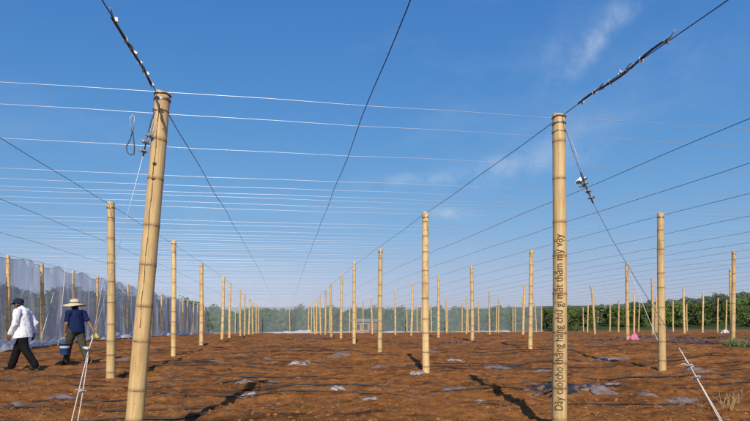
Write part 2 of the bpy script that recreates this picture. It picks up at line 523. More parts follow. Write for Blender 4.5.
# tufts of dry weed in the right foreground, green weed further off
def tuft(name, x, y, h, n, mat, seed, label, group):
    r_ = random.Random(seed); mb = MB()
    for k in range(n):
        a = r_.uniform(0, 6.28); le = h * r_.uniform(.5, 1.1); lean = r_.uniform(.1, .75)
        bx, by = r_.uniform(-.25, .25) * h, r_.uniform(-.25, .25) * h
        pts = []
        for t in (0, .35, .7, 1):
            pts.append((bx + math.cos(a) * lean * le * t ** 1.6, by + math.sin(a) * lean * le * t ** 1.6, le * t * (1 - .3 * lean * t) - .03))
        mb.tube(pts, [.006 * h / .25, .007 * h / .25, .005 * h / .25, .001], 4)
    o = mb.build(name, mat); o.location = (x, y, g(x, y))
    return tag(o, label, 'weed', group)

# ------------------------------------------------------------------ bamboo poles
H = 3.44
def culm_profile(seed, h, r0):
    r_ = random.Random(seed)
    nodes = []; z = r_.uniform(.12, .3)
    while z < h - .08:
        nodes.append(z); z += r_.uniform(.27, .47) * (1.0 if z < h * .6 else 1.12)
    bx, by, ph = r_.uniform(-.02, .02), r_.uniform(-.02, .02), r_.uniform(0, 6)
    def centre(z): return (bx * math.sin(z * 1.1 + ph) , by * math.sin(z * .9 + ph * 2), z)
    def rad(z): return r0 * (1.0 - .16 * max(z, 0) / h)
    return nodes, centre, rad
def make_culm(name, seed, h=H, r0=.078, sides=20, bury=.35):
    """tapered cane with swollen joints and a hollow cut top"""
    nodes, centre, rad = culm_profile(seed, h, r0)
    r_ = random.Random(seed + 99)
    levels = [(-bury, 1.0, 0)]
    for z in nodes:
        for dz, k, d in ((-.10, 1.0, 0), (-.03, 1.02, .10), (-.010, 1.035, .45), (.0, 1.01, .9), (.010, 1.03, .35), (.035, 1.01, .05)):
            levels.append((z + dz, k, d))
    levels.append((h - .03, 1.0, 0)); levels.append((h, 1.0, .1))
    levels.sort()
    vs, fs, nd = [], [], []
    for (z, k, d) in levels:
        cx, cy, _ = centre(z)
        for i in range(sides):
            a = 2 * math.pi * i / sides
            rr = rad(z) * k * (1 + .025 * math.sin(2 * a + seed) + .012 * math.sin(3 * a + z * 2))
            zz = z + (.02 * math.sin(a + seed) if z == h else 0)
            vs.append((cx + rr * math.cos(a), cy + rr * math.sin(a), zz)); nd.append(d)
    m = len(levels)
    cx, cy, _ = centre(h)
    for (q, zz) in ((.72, h), (.70, h - .14)):
        for i in range(sides):
            a = 2 * math.pi * i / sides
            vs.append((cx + rad(h) * q * math.cos(a), cy + rad(h) * q * math.sin(a), zz + (.02 * math.sin(a + seed) if zz == h else 0))); nd.append(.25 if zz == h else .7)
    for j in range(m + 1):
        for i in range(sides):
            i2 = (i + 1) % sides
            fs.append((j * sides + i, j * sides + i2, (j + 1) * sides + i2, (j + 1) * sides + i))
    fs.append(tuple((m + 1) * sides + i for i in range(sides)))
    me = bpy.data.meshes.new(name); me.from_pydata(vs, [], fs); me.update()
    me.polygons.foreach_set('use_smooth', [True] * len(me.polygons))
    a = me.attributes.new('node', 'FLOAT', 'POINT'); a.data.foreach_set('value', nd)
    me.materials.append(M['bamboo'])
    return me
def ring_mesh(name, seed, z, h=H, r0=.078, sides=20):
    """the raised, broken ridge of one joint"""
    nodes, centre, rad = culm_profile(seed, h, r0); r_ = random.Random(int(z * 1000) + seed)
    cx, cy, _ = centre(z); mb = MB(); vs, fs = [], []
    prof = ((1.03, -.008), (1.055, -.0035), (1.055, .002), (1.03, .007))
    for (k, dz) in prof:
        for i in range(sides):
            a = 2 * math.pi * i / sides
            rr = rad(z) * (k + .02 * r_.uniform(-1, 1)) * (1 + .025 * math.sin(2 * a + seed))
            vs.append((cx + rr * math.cos(a), cy + rr * math.sin(a), z + dz + .004 * math.sin(a * 1 + seed)))
    for j in range(3):
        for i in range(sides):
            i2 = (i + 1) % sides
            fs.append((j * sides + i, j * sides + i2, (j + 1) * sides + i2, (j + 1) * sides + i))
    mb.add(vs, fs)
    return mb.mesh(name, M['node'])
def wrap_mesh(name, seed, zc, turns, h=H, r0=.078, mat=None, rw=.0045, pitch=.012):
    nodes, centre, rad = culm_profile(seed, h, r0); pts = []
    k = int(turns * 14)
    for i in range(k + 1):
        a = 2 * math.pi * i / 14; z = zc + pitch * i / 14 + .006 * math.sin(i * 1.7)
        cx, cy, _ = centre(z); rr = rad(z) * 1.03 + rw
        pts.append((cx + rr * math.cos(a), cy + rr * math.sin(a), z))
    mb = MB(); mb.tube(pts, rw, 5)
    return mb.mesh(name, mat or M['steel'])

near_kits = []
for s in range(6):
    r0 = (.078, .080, .074, .082, .076, .079)[s]
    kit = dict(seed=200 + s, r0=r0, culm=make_culm('culm', 200 + s, H, r0),
               rings=[ring_mesh('node_ring', 200 + s, z, H, r0) for z in culm_profile(200 + s, H, r0)[0]],
               wrap=wrap_mesh('wire_tie', 200 + s, H - .12, 2.2, H, r0))
    near_kits.append(kit)
far_meshes = [make_culm('bamboo_pole', 300 + s, H, .074 + .004 * (s % 3), 10) for s in range(7)]

def pole_full(x, y, kit, label, group=None, tilt=(0, 0), rz=0, sz=1.0):
    e = empty('bamboo_pole', (x, y, gb(x, y)))
    e.rotation_euler = (tilt[0], tilt[1], rz); e.scale = (1, 1, sz)
    tag(e, label, 'pole', group)
    link('culm', kit['culm'], e)
    for rm in kit['rings']: link('node_ring', rm, e)
    link('wire_tie', kit['wrap'], e)
    return e
def pole_far(x, y, i, label, group, tilt=(0, 0), sz=1.0):
    o = link('bamboo_pole', far_meshes[i % len(far_meshes)], None, (x, y, gb(x, y)), (tilt[0], tilt[1], rnd.uniform(0, 6.28)))
    o.scale = (1, 1, sz)
    return tag(o, label, 'pole', group)

ROW0, ROWS = 5.46, 5.88
# the lettered pole and the leaning pole of the first row
LP = (2.93, 5.46)
lettered = pole_full(*LP, near_kits[1], 'thick upright bamboo pole with brown lettering written up its side', rz=.4)
TP = CD * 5.12 + CR * ((132.5 - 375) / F * 5.12)
t_top = at_px(163, 91, 5.17)
ax = (t_top - Vector((TP.x, TP.y, gb(TP.x, TP.y))))
leaning = empty('bamboo_pole', (TP.x, TP.y, gb(TP.x, TP.y)))
leaning.rotation_mode = 'QUATERNION'
leaning.rotation_quaternion = ax.to_track_quat('Z', 'Y')
tag(leaning, 'leaning bamboo pole with a split down its face, beside a loose hanging wire loop', 'pole')
LH = ax.length
lk = dict(seed=240, r0=.083)
link('culm', make_culm('culm', 240, LH, .083), leaning)
for z in culm_profile(240, LH, .083)[0]: link('node_ring', ring_mesh('node_ring', 240, z, LH, .083), leaning)
link('wire_tie', wrap_mesh('wire_tie', 240, LH - .10, 2.4, LH, .083), leaning)

def on_pole(pole_obj, seed, h, r0, ang_world, z, off):
    """local point on a pole's skin facing a world azimuth"""
    nodes, centre, rad = culm_profile(seed, h, r0); cx, cy, _ = centre(z)
    rot = pole_obj.rotation_quaternion if pole_obj.rotation_mode == 'QUATERNION' else pole_obj.rotation_euler.to_quaternion()
    d = rot.inverted() @ Vector((math.cos(ang_world), math.sin(ang_world), 0)); a = math.atan2(d.y, d.x)
    rr = rad(z) * (1.012 + .025 * math.sin(2 * a + seed) + .012 * math.sin(3 * a + z * 2)) + off
    return Vector((cx + rr * math.cos(a), cy + rr * math.sin(a), z))
# a split in the leaning pole with two bolt holes and a wire hanging along it
face = math.atan2(-TP.y, -TP.x)
mb = MB()
for i in range(26):
    z0 = LH - .06 - i * .085; z1 = z0 - .088
    a0 = face - .35 + .05 * math.sin(i * 1.3); a1 = face - .35 + .05 * math.sin((i + 1) * 1.3)
    w = .0025 + .0025 * abs(math.sin(i * 2.1))
    mb.tube([on_pole(leaning, 240, LH, .083, a0, z0, -.001), on_pole(leaning, 240, LH, .083, a1, z1, -.001)], w, 5)
mb.build('split', M['ink'], leaning)
for zz in (LH - .72, LH - .86):
    mb = MB(); c = on_pole(leaning, 240, LH, .083, face - .3, zz, -.004)
    mb.tube([c, c + Vector((c.x, c.y, 0)).normalized() * .006], .018, 10)
    mb.build('hole', M['ink'], leaning)

# lettering on the upright pole
fc = bpy.data.curves.new('lettering', 'FONT')
fc.body = 'Dây cáo|cho thẳng hàng chứ gì mất thẩm mỹ vậy'
fc.size = .1; fc.resolution_u = 3; fc.offset = .0
fo = bpy.data.objects.new('lettering', fc); col.objects.link(fo)
dg = bpy.context.evaluated_depsgraph_get()
tm = bpy.data.meshes.new_from_object(fo.evaluated_get(dg), depsgraph=dg)
bpy.data.objects.remove(fo)
import bmesh
bmt = bmesh.new(); bmt.from_mesh(tm); bpy.data.meshes.remove(tm)
bmesh.ops.triangulate(bmt, faces=bmt.faces[:])
for _ in range(3):
    ed = [e_ for e_ in bmt.edges if e_.calc_length() > .014]
    if ed: bmesh.ops.subdivide_edges(bmt, edges=ed, cuts=1)
    bmesh.ops.triangulate(bmt, faces=bmt.faces[:])
umin = min(v.co.x for v in bmt.verts); umax = max(v.co.x for v in bmt.verts)
zlo = EYE + (313 - 409) / F * 5.86; zhi = EYE + (313 - 235) / F * 5.86
sc = (zhi - zlo) / (umax - umin)
f2 = math.atan2(-LP[1], -LP[0]); kseed, kr = near_kits[1]['seed'], near_kits[1]['r0']
# islands, then glyphs: islands that overlap along the baseline belong to one letter
seen, isl = set(), []
for v in bmt.verts:
    if v in seen: continue
    st, comp = [v], []
    seen.add(v)
    while st:
        q = st.pop(); comp.append(q)
        for e_ in q.link_edges:
            w = e_.other_vert(q)
            if w not in seen: seen.add(w); st.append(w)
    isl.append([min(q.co.x for q in comp), max(q.co.x for q in comp), comp])
isl.sort(key=lambda a: a[0])
glyphs = []
for lo, hi, comp in isl:
    if glyphs and lo < glyphs[-1][1] - .002: glyphs[-1][1] = max(glyphs[-1][1], hi); glyphs[-1][2] += comp
    else: glyphs.append([lo, hi, list(comp)])
for lo, hi, comp in glyphs:
    idx = {q: n_ for n_, q in enumerate(comp)}; vs = []
    for q in comp:
        z = zlo + (q.co.x - umin) * sc - gb(*LP)
        vs.append(on_pole(lettered, kseed, H, kr, f2 - ((q.co.y - .026) * 1.2) / kr, z, .0042))
    fs = [tuple(idx[q] for q in f_.verts) for f_ in {f_ for q in comp for f_ in q.link_faces}]
    mb = MB(); mb.add(vs, fs); mb.build('letter', M['ink'], lettered, False)
bmt.free()

# the regular grid of poles: columns run away from the camera
COLS = [-3.37, 3.0, 8.3, 16.0, 21.5, 28.5, 35.0, 41.5, 48.0]
near_labels = {(0, 1): 'bamboo pole standing between the hatted man and the leaning pole',
               (1, 1): 'bamboo pole with a short shadow, next behind the lettered pole in its row',
               (2, 1): 'stout bamboo pole standing past the long guy wire of the lettered pole',
               (2, 2): 'bamboo pole half hidden close behind the lettered pole',
               (3, 2): 'bamboo pole with green weeds at its foot near the field edge',
               (3, 3): 'bamboo pole with a pink cloth lying at its foot'}
row_groups = ['row of bamboo poles leading away behind the two men', 'row of bamboo poles leading away behind the lettered pole',
              'third row of bamboo poles', 'fourth row of bamboo poles', 'poles before the green hillside',
              'poles before the green hillside', 'poles before the green hillside', 'poles before the green hillside', 'poles before the green hillside']
row_labels = ['bamboo pole in the straight row leading away from the walking men to the far net',
              'bamboo pole in the straight row leading away from the lettered pole to the far net',
              'bamboo pole in the row that begins with the stout pole by the guy wire',
              'bamboo pole in the row behind the pole with pink cloth',
              'slim bamboo pole far off before the green hillside']
i = 0
for c, X in enumerate(COLS):
    for k in range(1, 12):
        Y = ROW0 + ROWS * k
        x = X + rnd.uniform(-.12, .12); y = Y + rnd.uniform(-.15, .15)
        if c == 2 and k == 1: x, y = 8.14, 10.66
        if c == 3 and k == 2: x, y = 16.1, 17.3
        if c == 3 and k == 3: x, y = 15.25, 22.2
        if c == 0 and k == 1: x, y = -3.36, 11.2
        if c == 1 and k == 1: x, y = 2.98, 11.25
        D = y * math.cos(THETA) + x * math.sin(THETA); L = x * math.cos(THETA) - y * math.sin(THETA)
        px = 375 + F * L / D
        if not (-30 < px < 785): continue
        tl = (rnd.uniform(-.012, .012), rnd.uniform(-.012, .012)) if k < 3 else (rnd.uniform(-.02, .02), rnd.uniform(-.03, .03))
        if c == 4 and k == 5: tl = (0, .075)
        lab = near_labels.get((c, k)) or row_labels[min(c, 4)]
        grp = None if (c, k) in near_labels else row_groups[c]
        sz = rnd.uniform(.97, 1.03) if k > 1 else 1.0
        i += 1
        if D < 27: pole_full(x, y, near_kits[i % 6], lab, grp, tl, rnd.uniform(0, 6.28), sz)
        else: pole_far(x, y, i, lab, grp, tl, sz)
# poles along the left net, closer together
NETX, NETY = -9.8, 72.5
k = 0; Y = 18.2
while Y < NETY - 1:
    x = NETX + rnd.uniform(-.08, .08); y = Y + rnd.uniform(-.2, .2)
    if Y < 31: pole_full(x, y, near_kits[k % 6], 'bamboo pole holding up the white net at the field side', 'poles along the side net', (rnd.uniform(-.015, .015), rnd.uniform(-.015, .015)), rnd.uniform(0, 6), .98)
    else: pole_far(x, y, k, 'bamboo pole holding up the white net at the field side', 'poles along the side net', (0, rnd.uniform(-.02, .02)))
    Y += 3.0; k += 1
for X in (-6.4, .7, 5.6, 12.2, 18.6, 25, 31.6):
    pole_far(X + rnd.uniform(-.3, .3), NETY - .35, k, 'bamboo pole standing right against the far grey green net', 'poles along the far net', (0, rnd.uniform(-.02, .02)), .98); k += 1

# ------------------------------------------------------------------ cables, wires, clamps
WZ = H - .04
def wire_pts_y(x, y0, y1, n, dz=0, seed=0):
    r_ = random.Random(seed); pts = []
    for i in range(n + 1):
        y = y0 + (y1 - y0) * i / n
        pts.append((x + .01 * math.sin(i * 1.3 + seed), y, gb(max(-12, min(x, 20)), max(y, 0)) + WZ + dz - .02 * abs(math.sin((y - ROW0) / ROWS * math.pi))))
    return pts
def clamp_mesh():
    """wire rope grip: saddle, U bolt and two nuts"""
    mb = MB()
    mb.box((0, 0, -.014), (.022, .040, .014)); mb.box((0, 0, -.026), (.016, .030, .010))
    pts = [(0, .016 * math.cos(a), .016 * math.sin(a) + .006) for a in [math.pi * k / 8 for k in range(9)]]
    mb.tube([(0, .016, -.042)] + pts + [(0, -.016, -.042)], .0042, 6)
    for s in (-1, 1): mb.tube([(0, s * .016, -.021), (0, s * .016, -.033)], .0085, 6)
    return mb.mesh('clamp', M['clamp'], False)
CLAMP = clamp_mesh()
def put_clamp(parent, p, d, roll=0, s=1.0):
    o = link('clamp', CLAMP, parent, p); o.rotation_mode = 'QUATERNION'
    q = Vector(d).to_track_quat('X', 'Z')
    o.rotation_quaternion = q @ Matrix.Rotation(roll, 3, 'X').to_quaternion()
    o.scale = (s, s, s); return o

def column_cable(x, label, group=None, y0=-6.4, y1=NETY, dz=0):
    mb = MB(); mb.tube(wire_pts_y(x, y0, y1, 110, dz, int(x * 10)), .0044, 6)
    return tag(mb.build('overhead_cable', M['cable']), label, 'cable', group)
gap_l = 'thin dark overhead cable running lengthwise between the rows of poles'
gap_g = 'lengthwise cables between the rows'
top_l = 'dark overhead cable running along the tops of a row of poles'
top_g = 'lengthwise cables over the pole rows'
spliced = {}
for X, kind in ((-9.8, 't'), (-7.3, 'g'), (-5.2, 'g'), (-3.37, 't'), (.82, 'g'), (5.0, 'g'), (6.5, 'g'), (8.2, 't'), (10.3, 'g'), (12.4, 'g'), (14.3, 'g'),
                (16.0, 't'), (18.0, 'g'), (19.8, 'g'), (21.5, 't'), (23.8, 'g'), (26.1, 'g'), (28.5, 't'), (31.8, 'g'), (35.0, 't'), (38.2, 'g'), (41.5, 't')):
    column_cable(X, gap_l if kind == 'g' else top_l, gap_g if kind == 'g' else top_g)
spliced['l'] = column_cable(-1.22, 'dark overhead cable with a clamped splice tied to the leaning pole')
spliced['r'] = column_cable(2.93, 'dark overhead cable with a clamped splice tied to the lettered pole')
def splice(cable, top, px_pts, side):
    """the doubled end of the cable in front of a pole: second strand, thimble eyes and grips"""
    P = [Vector(p) for p in px_pts]
    d = (P[-1] - P[0]).normalized(); up = Vector((0, 0, 1)); n = d.cross(up).normalized()
    mb = MB(); pts = []
    for i in range(15):
        t = i / 14; p = P[0].lerp(P[-1], t)
        pts.append(p + up * (.012 * math.sin(t * 9)) + n * (.010 * math.cos(t * 7)) + Vector((0, 0, -.006)))
    mb.tube(pts, .0105, 6); mb.build('doubled_strand', M['cable'], cable)
    for t in (.30, .62):
        c = P[0].lerp(P[-1], t); mb = MB(); ring = []
        for k in range(18):
            a = 2 * math.pi * k / 18
            ring.append(c + d * (.055 * math.cos(a)) + up * (.021 * math.sin(a)) + n * (.006 * math.sin(2 * a)))
        mb.tube(ring, .0062, 6, closed=True); mb.build('thimble_eye', M['steel'], cable)
    for t, rl in ((.04, .4), (.20, 2.2), (.40, 1.0), (.52, 2.7), (.74, .2), (.97, 1.6)):
        put_clamp(cable, P[0].lerp(P[-1], t), d, rl, .8)
    mb = MB()
    tail = [P[-1] + d * (.02 * k) + up * (.012 * k) for k in range(4)]
    mb.tube(tail, .005, 5); mb.build('cable_tail', M['clamp'], cable)
def cable_at(x, y): return Vector((x, y, gb(x, y) + WZ))
splice(spliced['l'], None, [cable_at(-1.22, 5.3), cable_at(-1.22, 4.12)], 'l')
splice(spliced['r'], None, [cable_at(2.93, 5.05), cable_at(2.93, 3.75)], 'r')
# cable saddle wound round the two first poles
for pole_, sd, h_, r_0 in ((leaning, 240, LH, .083), (lettered, near_kits[1]['seed'], H, near_kits[1]['r0'])):
    link('cable_wrap', wrap_mesh('cable_wrap', sd, h_ - .045, 1.3, h_, r_0, M['cable'], .0055, .012), pole_)
    link('cable_wrap', wrap_mesh('cable_wrap', sd, h_ - .21, 1.4, h_, r_0, M['steel'], .004, .02), pole_)

# cross wires
WY = [5.46, 6.05, 7.2, 8.6, 9.3, 9.76, 10.22, 10.72, 11.26, 12.85, 13.4, 14.2, 14.9, 15.5]
y = 16.1
while y < NETY - 1:
    WY.append(y); y += rnd.uniform(.5, .75) if y < 40 else rnd.uniform(.8, 1.2)
for k, y in enumerate(WY):
    mb = MB(); pts = []; r_ = random.Random(500 + k); dzk = r_.uniform(-.03, .02) if k else 0
    for j in range(61):
        x = -9.8 + 58 * j / 60
        pts.append((x, y + .012 * math.sin(j * .5 + k), gb(min(x, 14), y) + WZ + dzk + .008 - .012 * abs(math.sin((x + .4) / 2.1 * math.pi)) + .006 * math.sin(j * .9 + k)))
    mb.tube(pts, (.0026 if k < 5 else .0029), 8, cap=False)
    lab = 'bright thin wire strung crosswise over the field between the cables' if k else 'bright crosswise wire tied to the top of the lettered pole'
    tag(mb.build('cross_wire', M['wire']), lab, 'wire', 'crosswise wires' if k else None)

# guy wires with grips
def guy(name, pts, label, r, mat, dbl=None, clamps=(), loop=None):
    e = None
    mb = MB(); P = [Vector(p) for p in pts]
    sm = []
    for i in range(len(P) - 1):
        for t in (0, .25, .5, .75): sm.append(P[i].lerp(P[i + 1], t))
    sm.append(P[-1])
    cut = 4 * dbl - 2 if dbl is not None else 0
    if cut: mb.tube(sm[:cut + 1], r * .62, 6)
    else: mb.tube(sm, r, 6)
    o = tag(mb.build(name, (M['cable'] if 'lettered' in label else M['steel']) if cut else mat), label, 'guy wire')
    if cut:
        mb = MB(); mb.tube(sm[cut:], r, 6); mb.build('lower_strand', mat, o)
    if dbl is not None:
        a, b = P[dbl], P[-1]; mb = MB(); d = (b - a)
        pts2 = [a.lerp(b, t) + CR * (.035 * math.sin(min(1, t * 1.2) * 1.8)) + CD * .01 for t in [k / 10 for k in range(11)]]
        mb.tube(pts2, r * .95, 6); mb.build('second_strand', mat, o)
    for (p, d, s) in clamps: put_clamp(o, p, d, rnd.uniform(0, 3), s)
    return o
# left guy: leaning pole top to a ground anchor
gl = [at_px(157, 108, 5.12), at_px(150, 132, 5.1), at_px(143, 156, 5.08), at_px(130, 205, 5.0), at_px(113, 268, 4.92), at_px(98, 322, 4.85), at_px(88, 352, 4.8), at_px(79, 390, 4.74), at_px(70, 428, 4.68), at_px(62, 466, 4.6)]
zb = gb(gl[-1].x, gl[-1].y)
gl[-1].z = zb - .1
o = guy('guy_wire', gl, 'pale guy wire with clamps running down from the leaning pole', .0048, M['rope'], 6,
        [(gl[6] + Vector((0, 0, .03)), gl[7] - gl[6], 1.2), (gl[7], gl[8] - gl[7], 1.3)])
mb = MB(); mb.tube([gl[0], gl[0].lerp(gl[1], .5) + CR * -.02, gl[1] + CR * -.012, gl[2]], .0075, 6); mb.build('doubled_strand', M['cable'], o)
for t in (.15, .45, .8): put_clamp(o, gl[1].lerp(gl[2], t), gl[2] - gl[1], t * 5, 1.35)
mb = MB(); mb.tube([gl[0] + CR * .015, gl[1] + CR * .03, gl[1].lerp(gl[2], .5)], .004, 5); mb.build('second_strand', M['clamp'], o)
# right guy
gr_ = [at_px(563, 121, 5.86), at_px(573, 152, 5.8), at_px(584, 182, 5.72), at_px(593, 203, 5.66), at_px(613, 241, 5.5), at_px(640, 286, 5.3), at_px(668, 330, 5.12), at_px(690, 366, 4.98), at_px(706, 395, 4.86), at_px(724, 428, 4.75), at_px(748, 472, 4.55)]
gr_[-1].z = gb(gr_[-1].x, gr_[-1].y) - .1
o = guy('guy_wire', gr_, 'guy wire from the lettered pole, dark above and pale knotted rope below', .0046, M['rope'], 7,
        [(gr_[7], gr_[8] - gr_[7], 1.4), (gr_[7].lerp(gr_[8], .4), gr_[8] - gr_[7], 1.4)])
mb = MB(); mb.tube([gr_[0], gr_[1] + CR * .03, gr_[2] + CR * .012], .0045, 6); mb.build('second_strand', M['clamp'], o)
mb = MB(); mb.tube([gr_[1].lerp(gr_[2], .7), gr_[2], gr_[3]], .0085, 6); mb.build('doubled_strand', M['cable'], o)
for t, s in ((-.12, 1.9), (.1, 1.5), (.45, 1.2), (.75, 1.2)):
    put_clamp(o, gr_[2].lerp(gr_[3], t), gr_[3] - gr_[2], t * 4, s)
mb = MB(); a = gr_[7]
mb.tube([a, a + CR * -.05 + Vector((0, 0, .02)), a + CR * -.085 + Vector((0, 0, .015))], .004, 5)
mb.tube([a, a + CR * -.04 + Vector((0, 0, .05)), a + CR * -.05 + Vector((0, 0, .085))], .004, 5)
mb.build('wire_tail', M['rope'], o)
# white stay of the pole with the pink cloth
p15 = Vector((15.25, 22.2, gb(15.25, 22.2) + H - .1))
qx, qy = ground_px(660, 345)
q = Vector((qx, qy, gb(qx, qy) - .05))
guy('guy_wire', [p15, p15.lerp(q, .5) + Vector((0, 0, -.03)), q], 'white rope stay reaching from the pink cloth pole to the ground', .010, M['rope'])
# loose loop hanging from the second cross wire
mb = MB(); lp = []
for (px_, py_) in ((133, 114), (130, 118), (130.5, 126), (132, 133), (130, 140), (126.5, 146), (127, 152), (130.5, 155), (134, 154), (134.5, 146), (133.5, 138), (132.8, 131), (134.3, 123), (134.6, 117), (132.5, 113.5)):
    lp.append(at_px(px_, py_, 5.55 + .01 * math.sin(py_)))
upper = lp[:4] ; lower = lp[3:12]; last = lp[11:]
mb.tube(lower, .0058, 6); loop = tag(mb.build('wire_loop', M['cable']), 'loose loop of bent wire hanging beside the leaning pole', 'wire loop')
mb = MB(); mb.tube(last + upper, .0046, 6); mb.build('bright_end', M['clamp'], loop)

# thin stays along the left net
for k, (px0, py0, px1, py1, dd) in enumerate(((66, 262, 58, 336, 23.5), (104, 274, 92, 334, 27), (54, 292, 38, 338, 22), (143, 285, 136, 333, 36))):
    mb = MB(); a = at_px(px0, py0, dd); b = at_px(px1, py1, dd - 1.5); b.z = gb(b.x, b.y) - .02
    mb.tube([a, a.lerp(b, .5) + Vector((0, 0, -.05)), b], .011, 5)
    tag(mb.build('net_stay', M['rope']), 'pale rope stay slanting down in front of the side net', 'rope', 'stays of the side net')

# ------------------------------------------------------------------ nets
def net_sheet(name, p0, p1, h, step, mat, label, seed, bulge, nz=14, sag=.18, post=3.0, pleat=.16):
    a, b = Vector(p0), Vector(p1); Ln = (b - a).length; d = (b - a).normalized(); n = Vector((-d.y, d.x))
    nxs = int(Ln / step); vs, fs = [], []
    for i in range(nxs + 1):
        t = i * Ln / nxs; p = a + d * t
        zb = gb(p.x, p.y); ph = (t % post) / post
        htop = h - sag * math.sin(ph * math.pi) ** 1.0 * (.6 + .8 * (float(vnoise(t / 3.1, seed, 4)) + .5))
        for j in range(nz + 1):
            s = j / nz
            off = bulge * (float(vnoise(t / 1.3, s * 1.5 + seed, seed)) * (1 - s) + .45 * float(vnoise(t / .45, s * 2 + seed, seed + 1))) * (1 - .6 * s) + pleat * (float(vnoise(t / .21 + .6 * s, s * 1.3 + seed, seed + 2)) + .5 * float(vnoise(t / .10, s * 2, seed + 3))) * (.5 + float(vnoise(t / 2.2, s * 2, seed + 4)) + .5)
            vs.append((p.x + n.x * off, p.y + n.y * off, zb + .03 + htop * s))
    for i in range(nxs):
        for j in range(nz):
            q = i * (nz + 1) + j
            fs.append((q, q + nz + 1, q + nz + 2, q + 1))
    mb = MB(); mb.add(vs, fs); o = mb.build(name, mat)
    tag(o, label, 'net')
    # top rope and the skirt bunched on the ground
    mb = MB(); mb.tube([vs[i * (nz + 1) + nz] for i in range(nxs + 1)], .012, 5); mb.build('top_rope', M['rope'], o)
    return o, a, d, n, Ln
def skirt(o, a, d, n, Ln, seed, w, hh, side, step=.25):
    vs, fs = [], []; m = 7; k = int(Ln / step)
    for i in range(k + 1):
        t = i * Ln / k; p = a + d * t; zb = gb(p.x, p.y)
        amp = max(.10, .40 + 1.5 * float(vnoise(t / 1.7, seed, seed)))
        for j in range(m):
            s = j / (m - 1); off = side * (w * amp * s + .05)
            z = hh * amp * math.sin(s * math.pi) ** .8 * (.7 + .9 * float(vnoise(t / .35, s * 3, seed + 2)) + .2) + .05
            z += .12 * amp * float(vnoise(t / .16, s * 6, seed + 7))
            vs.append((p.x + n.x * off + .2 * float(vnoise(t / .25, s * 5, seed + 5)), p.y + n.y * off, zb + max(.02, z)))
    for i in range(k):
        for j in range(m - 1):
            q = i * m + j; fs.append((q, q + m, q + m + 1, q + 1))
    mb = MB(); mb.add(vs, fs); mb.build('bunched_hem', M['net_bunch'], o)
o, a, d, n, Ln = net_sheet('side_net', (NETX - .22, 8.0), (NETX - .22, NETY), 3.42, .10, M['net'], 'tall translucent white net stretched along the side of the field behind the men', 31, .30)
skirt(o, a, d, n, Ln, 5, .9, .30, -1, .12)
# gathered strips of net hanging at some posts
for (yy, w) in ((47.6, .34), (33.3, .14), (39.2, .12), (27.4, .10)):
    mb = MB(); vs, fs = [], []
    for j in range(13):
        s = j / 12
        for i2 in range(7):
            u = i2 / 6 - .5
            ww = w * (1.0 - .35 * math.sin(s * math.pi))
            vs.append((NETX - .05 + .05 * math.sin(u * 14 + s * 3), yy + u * ww * 2 + .08 * math.sin(s * 3 + yy), gb(NETX, yy) + .05 + 3.2 * s))
    for j in range(12):
        for i2 in range(6):
            q = j * 7 + i2; fs.append((q, q + 1, q + 8, q + 7))
    mb.add(vs, fs); mb.build('gathered_strip', M['net_bunch'], o)
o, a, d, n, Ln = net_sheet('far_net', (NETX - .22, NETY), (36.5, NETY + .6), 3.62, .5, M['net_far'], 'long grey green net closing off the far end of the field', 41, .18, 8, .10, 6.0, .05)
skirt(o, a, d, n, Ln, 8, .8, .16, -1, .5)
# heap of net on the ground before the far net
hx, hy = 1.6, NETY - 2.2
mb = MB(); vs, fs = [], []
for i in range(25):
    for j in range(9):
        u, v = i / 24, j / 8
        z = .62 * math.sin(v * math.pi) * (.25 + .75 * u) * (.8 + .8 * float(vnoise(u * 9, v * 4, 66))) * math.sin(min(1, (1 - u) * 6) * math.pi / 2)
        vs.append((hx - 3.2 + 5.2 * u, hy - .7 + 1.4 * v, gb(hx, hy) + .02 + max(0, z)))
for i in range(24):
    for j in range(8): q = i * 9 + j; fs.append((q, q + 9, q + 10, q + 1))
mb.add(vs, fs)
tag(mb.build('net_heap', M['net_bunch']), 'low pale heap of spare netting lying before the far net', 'netting')

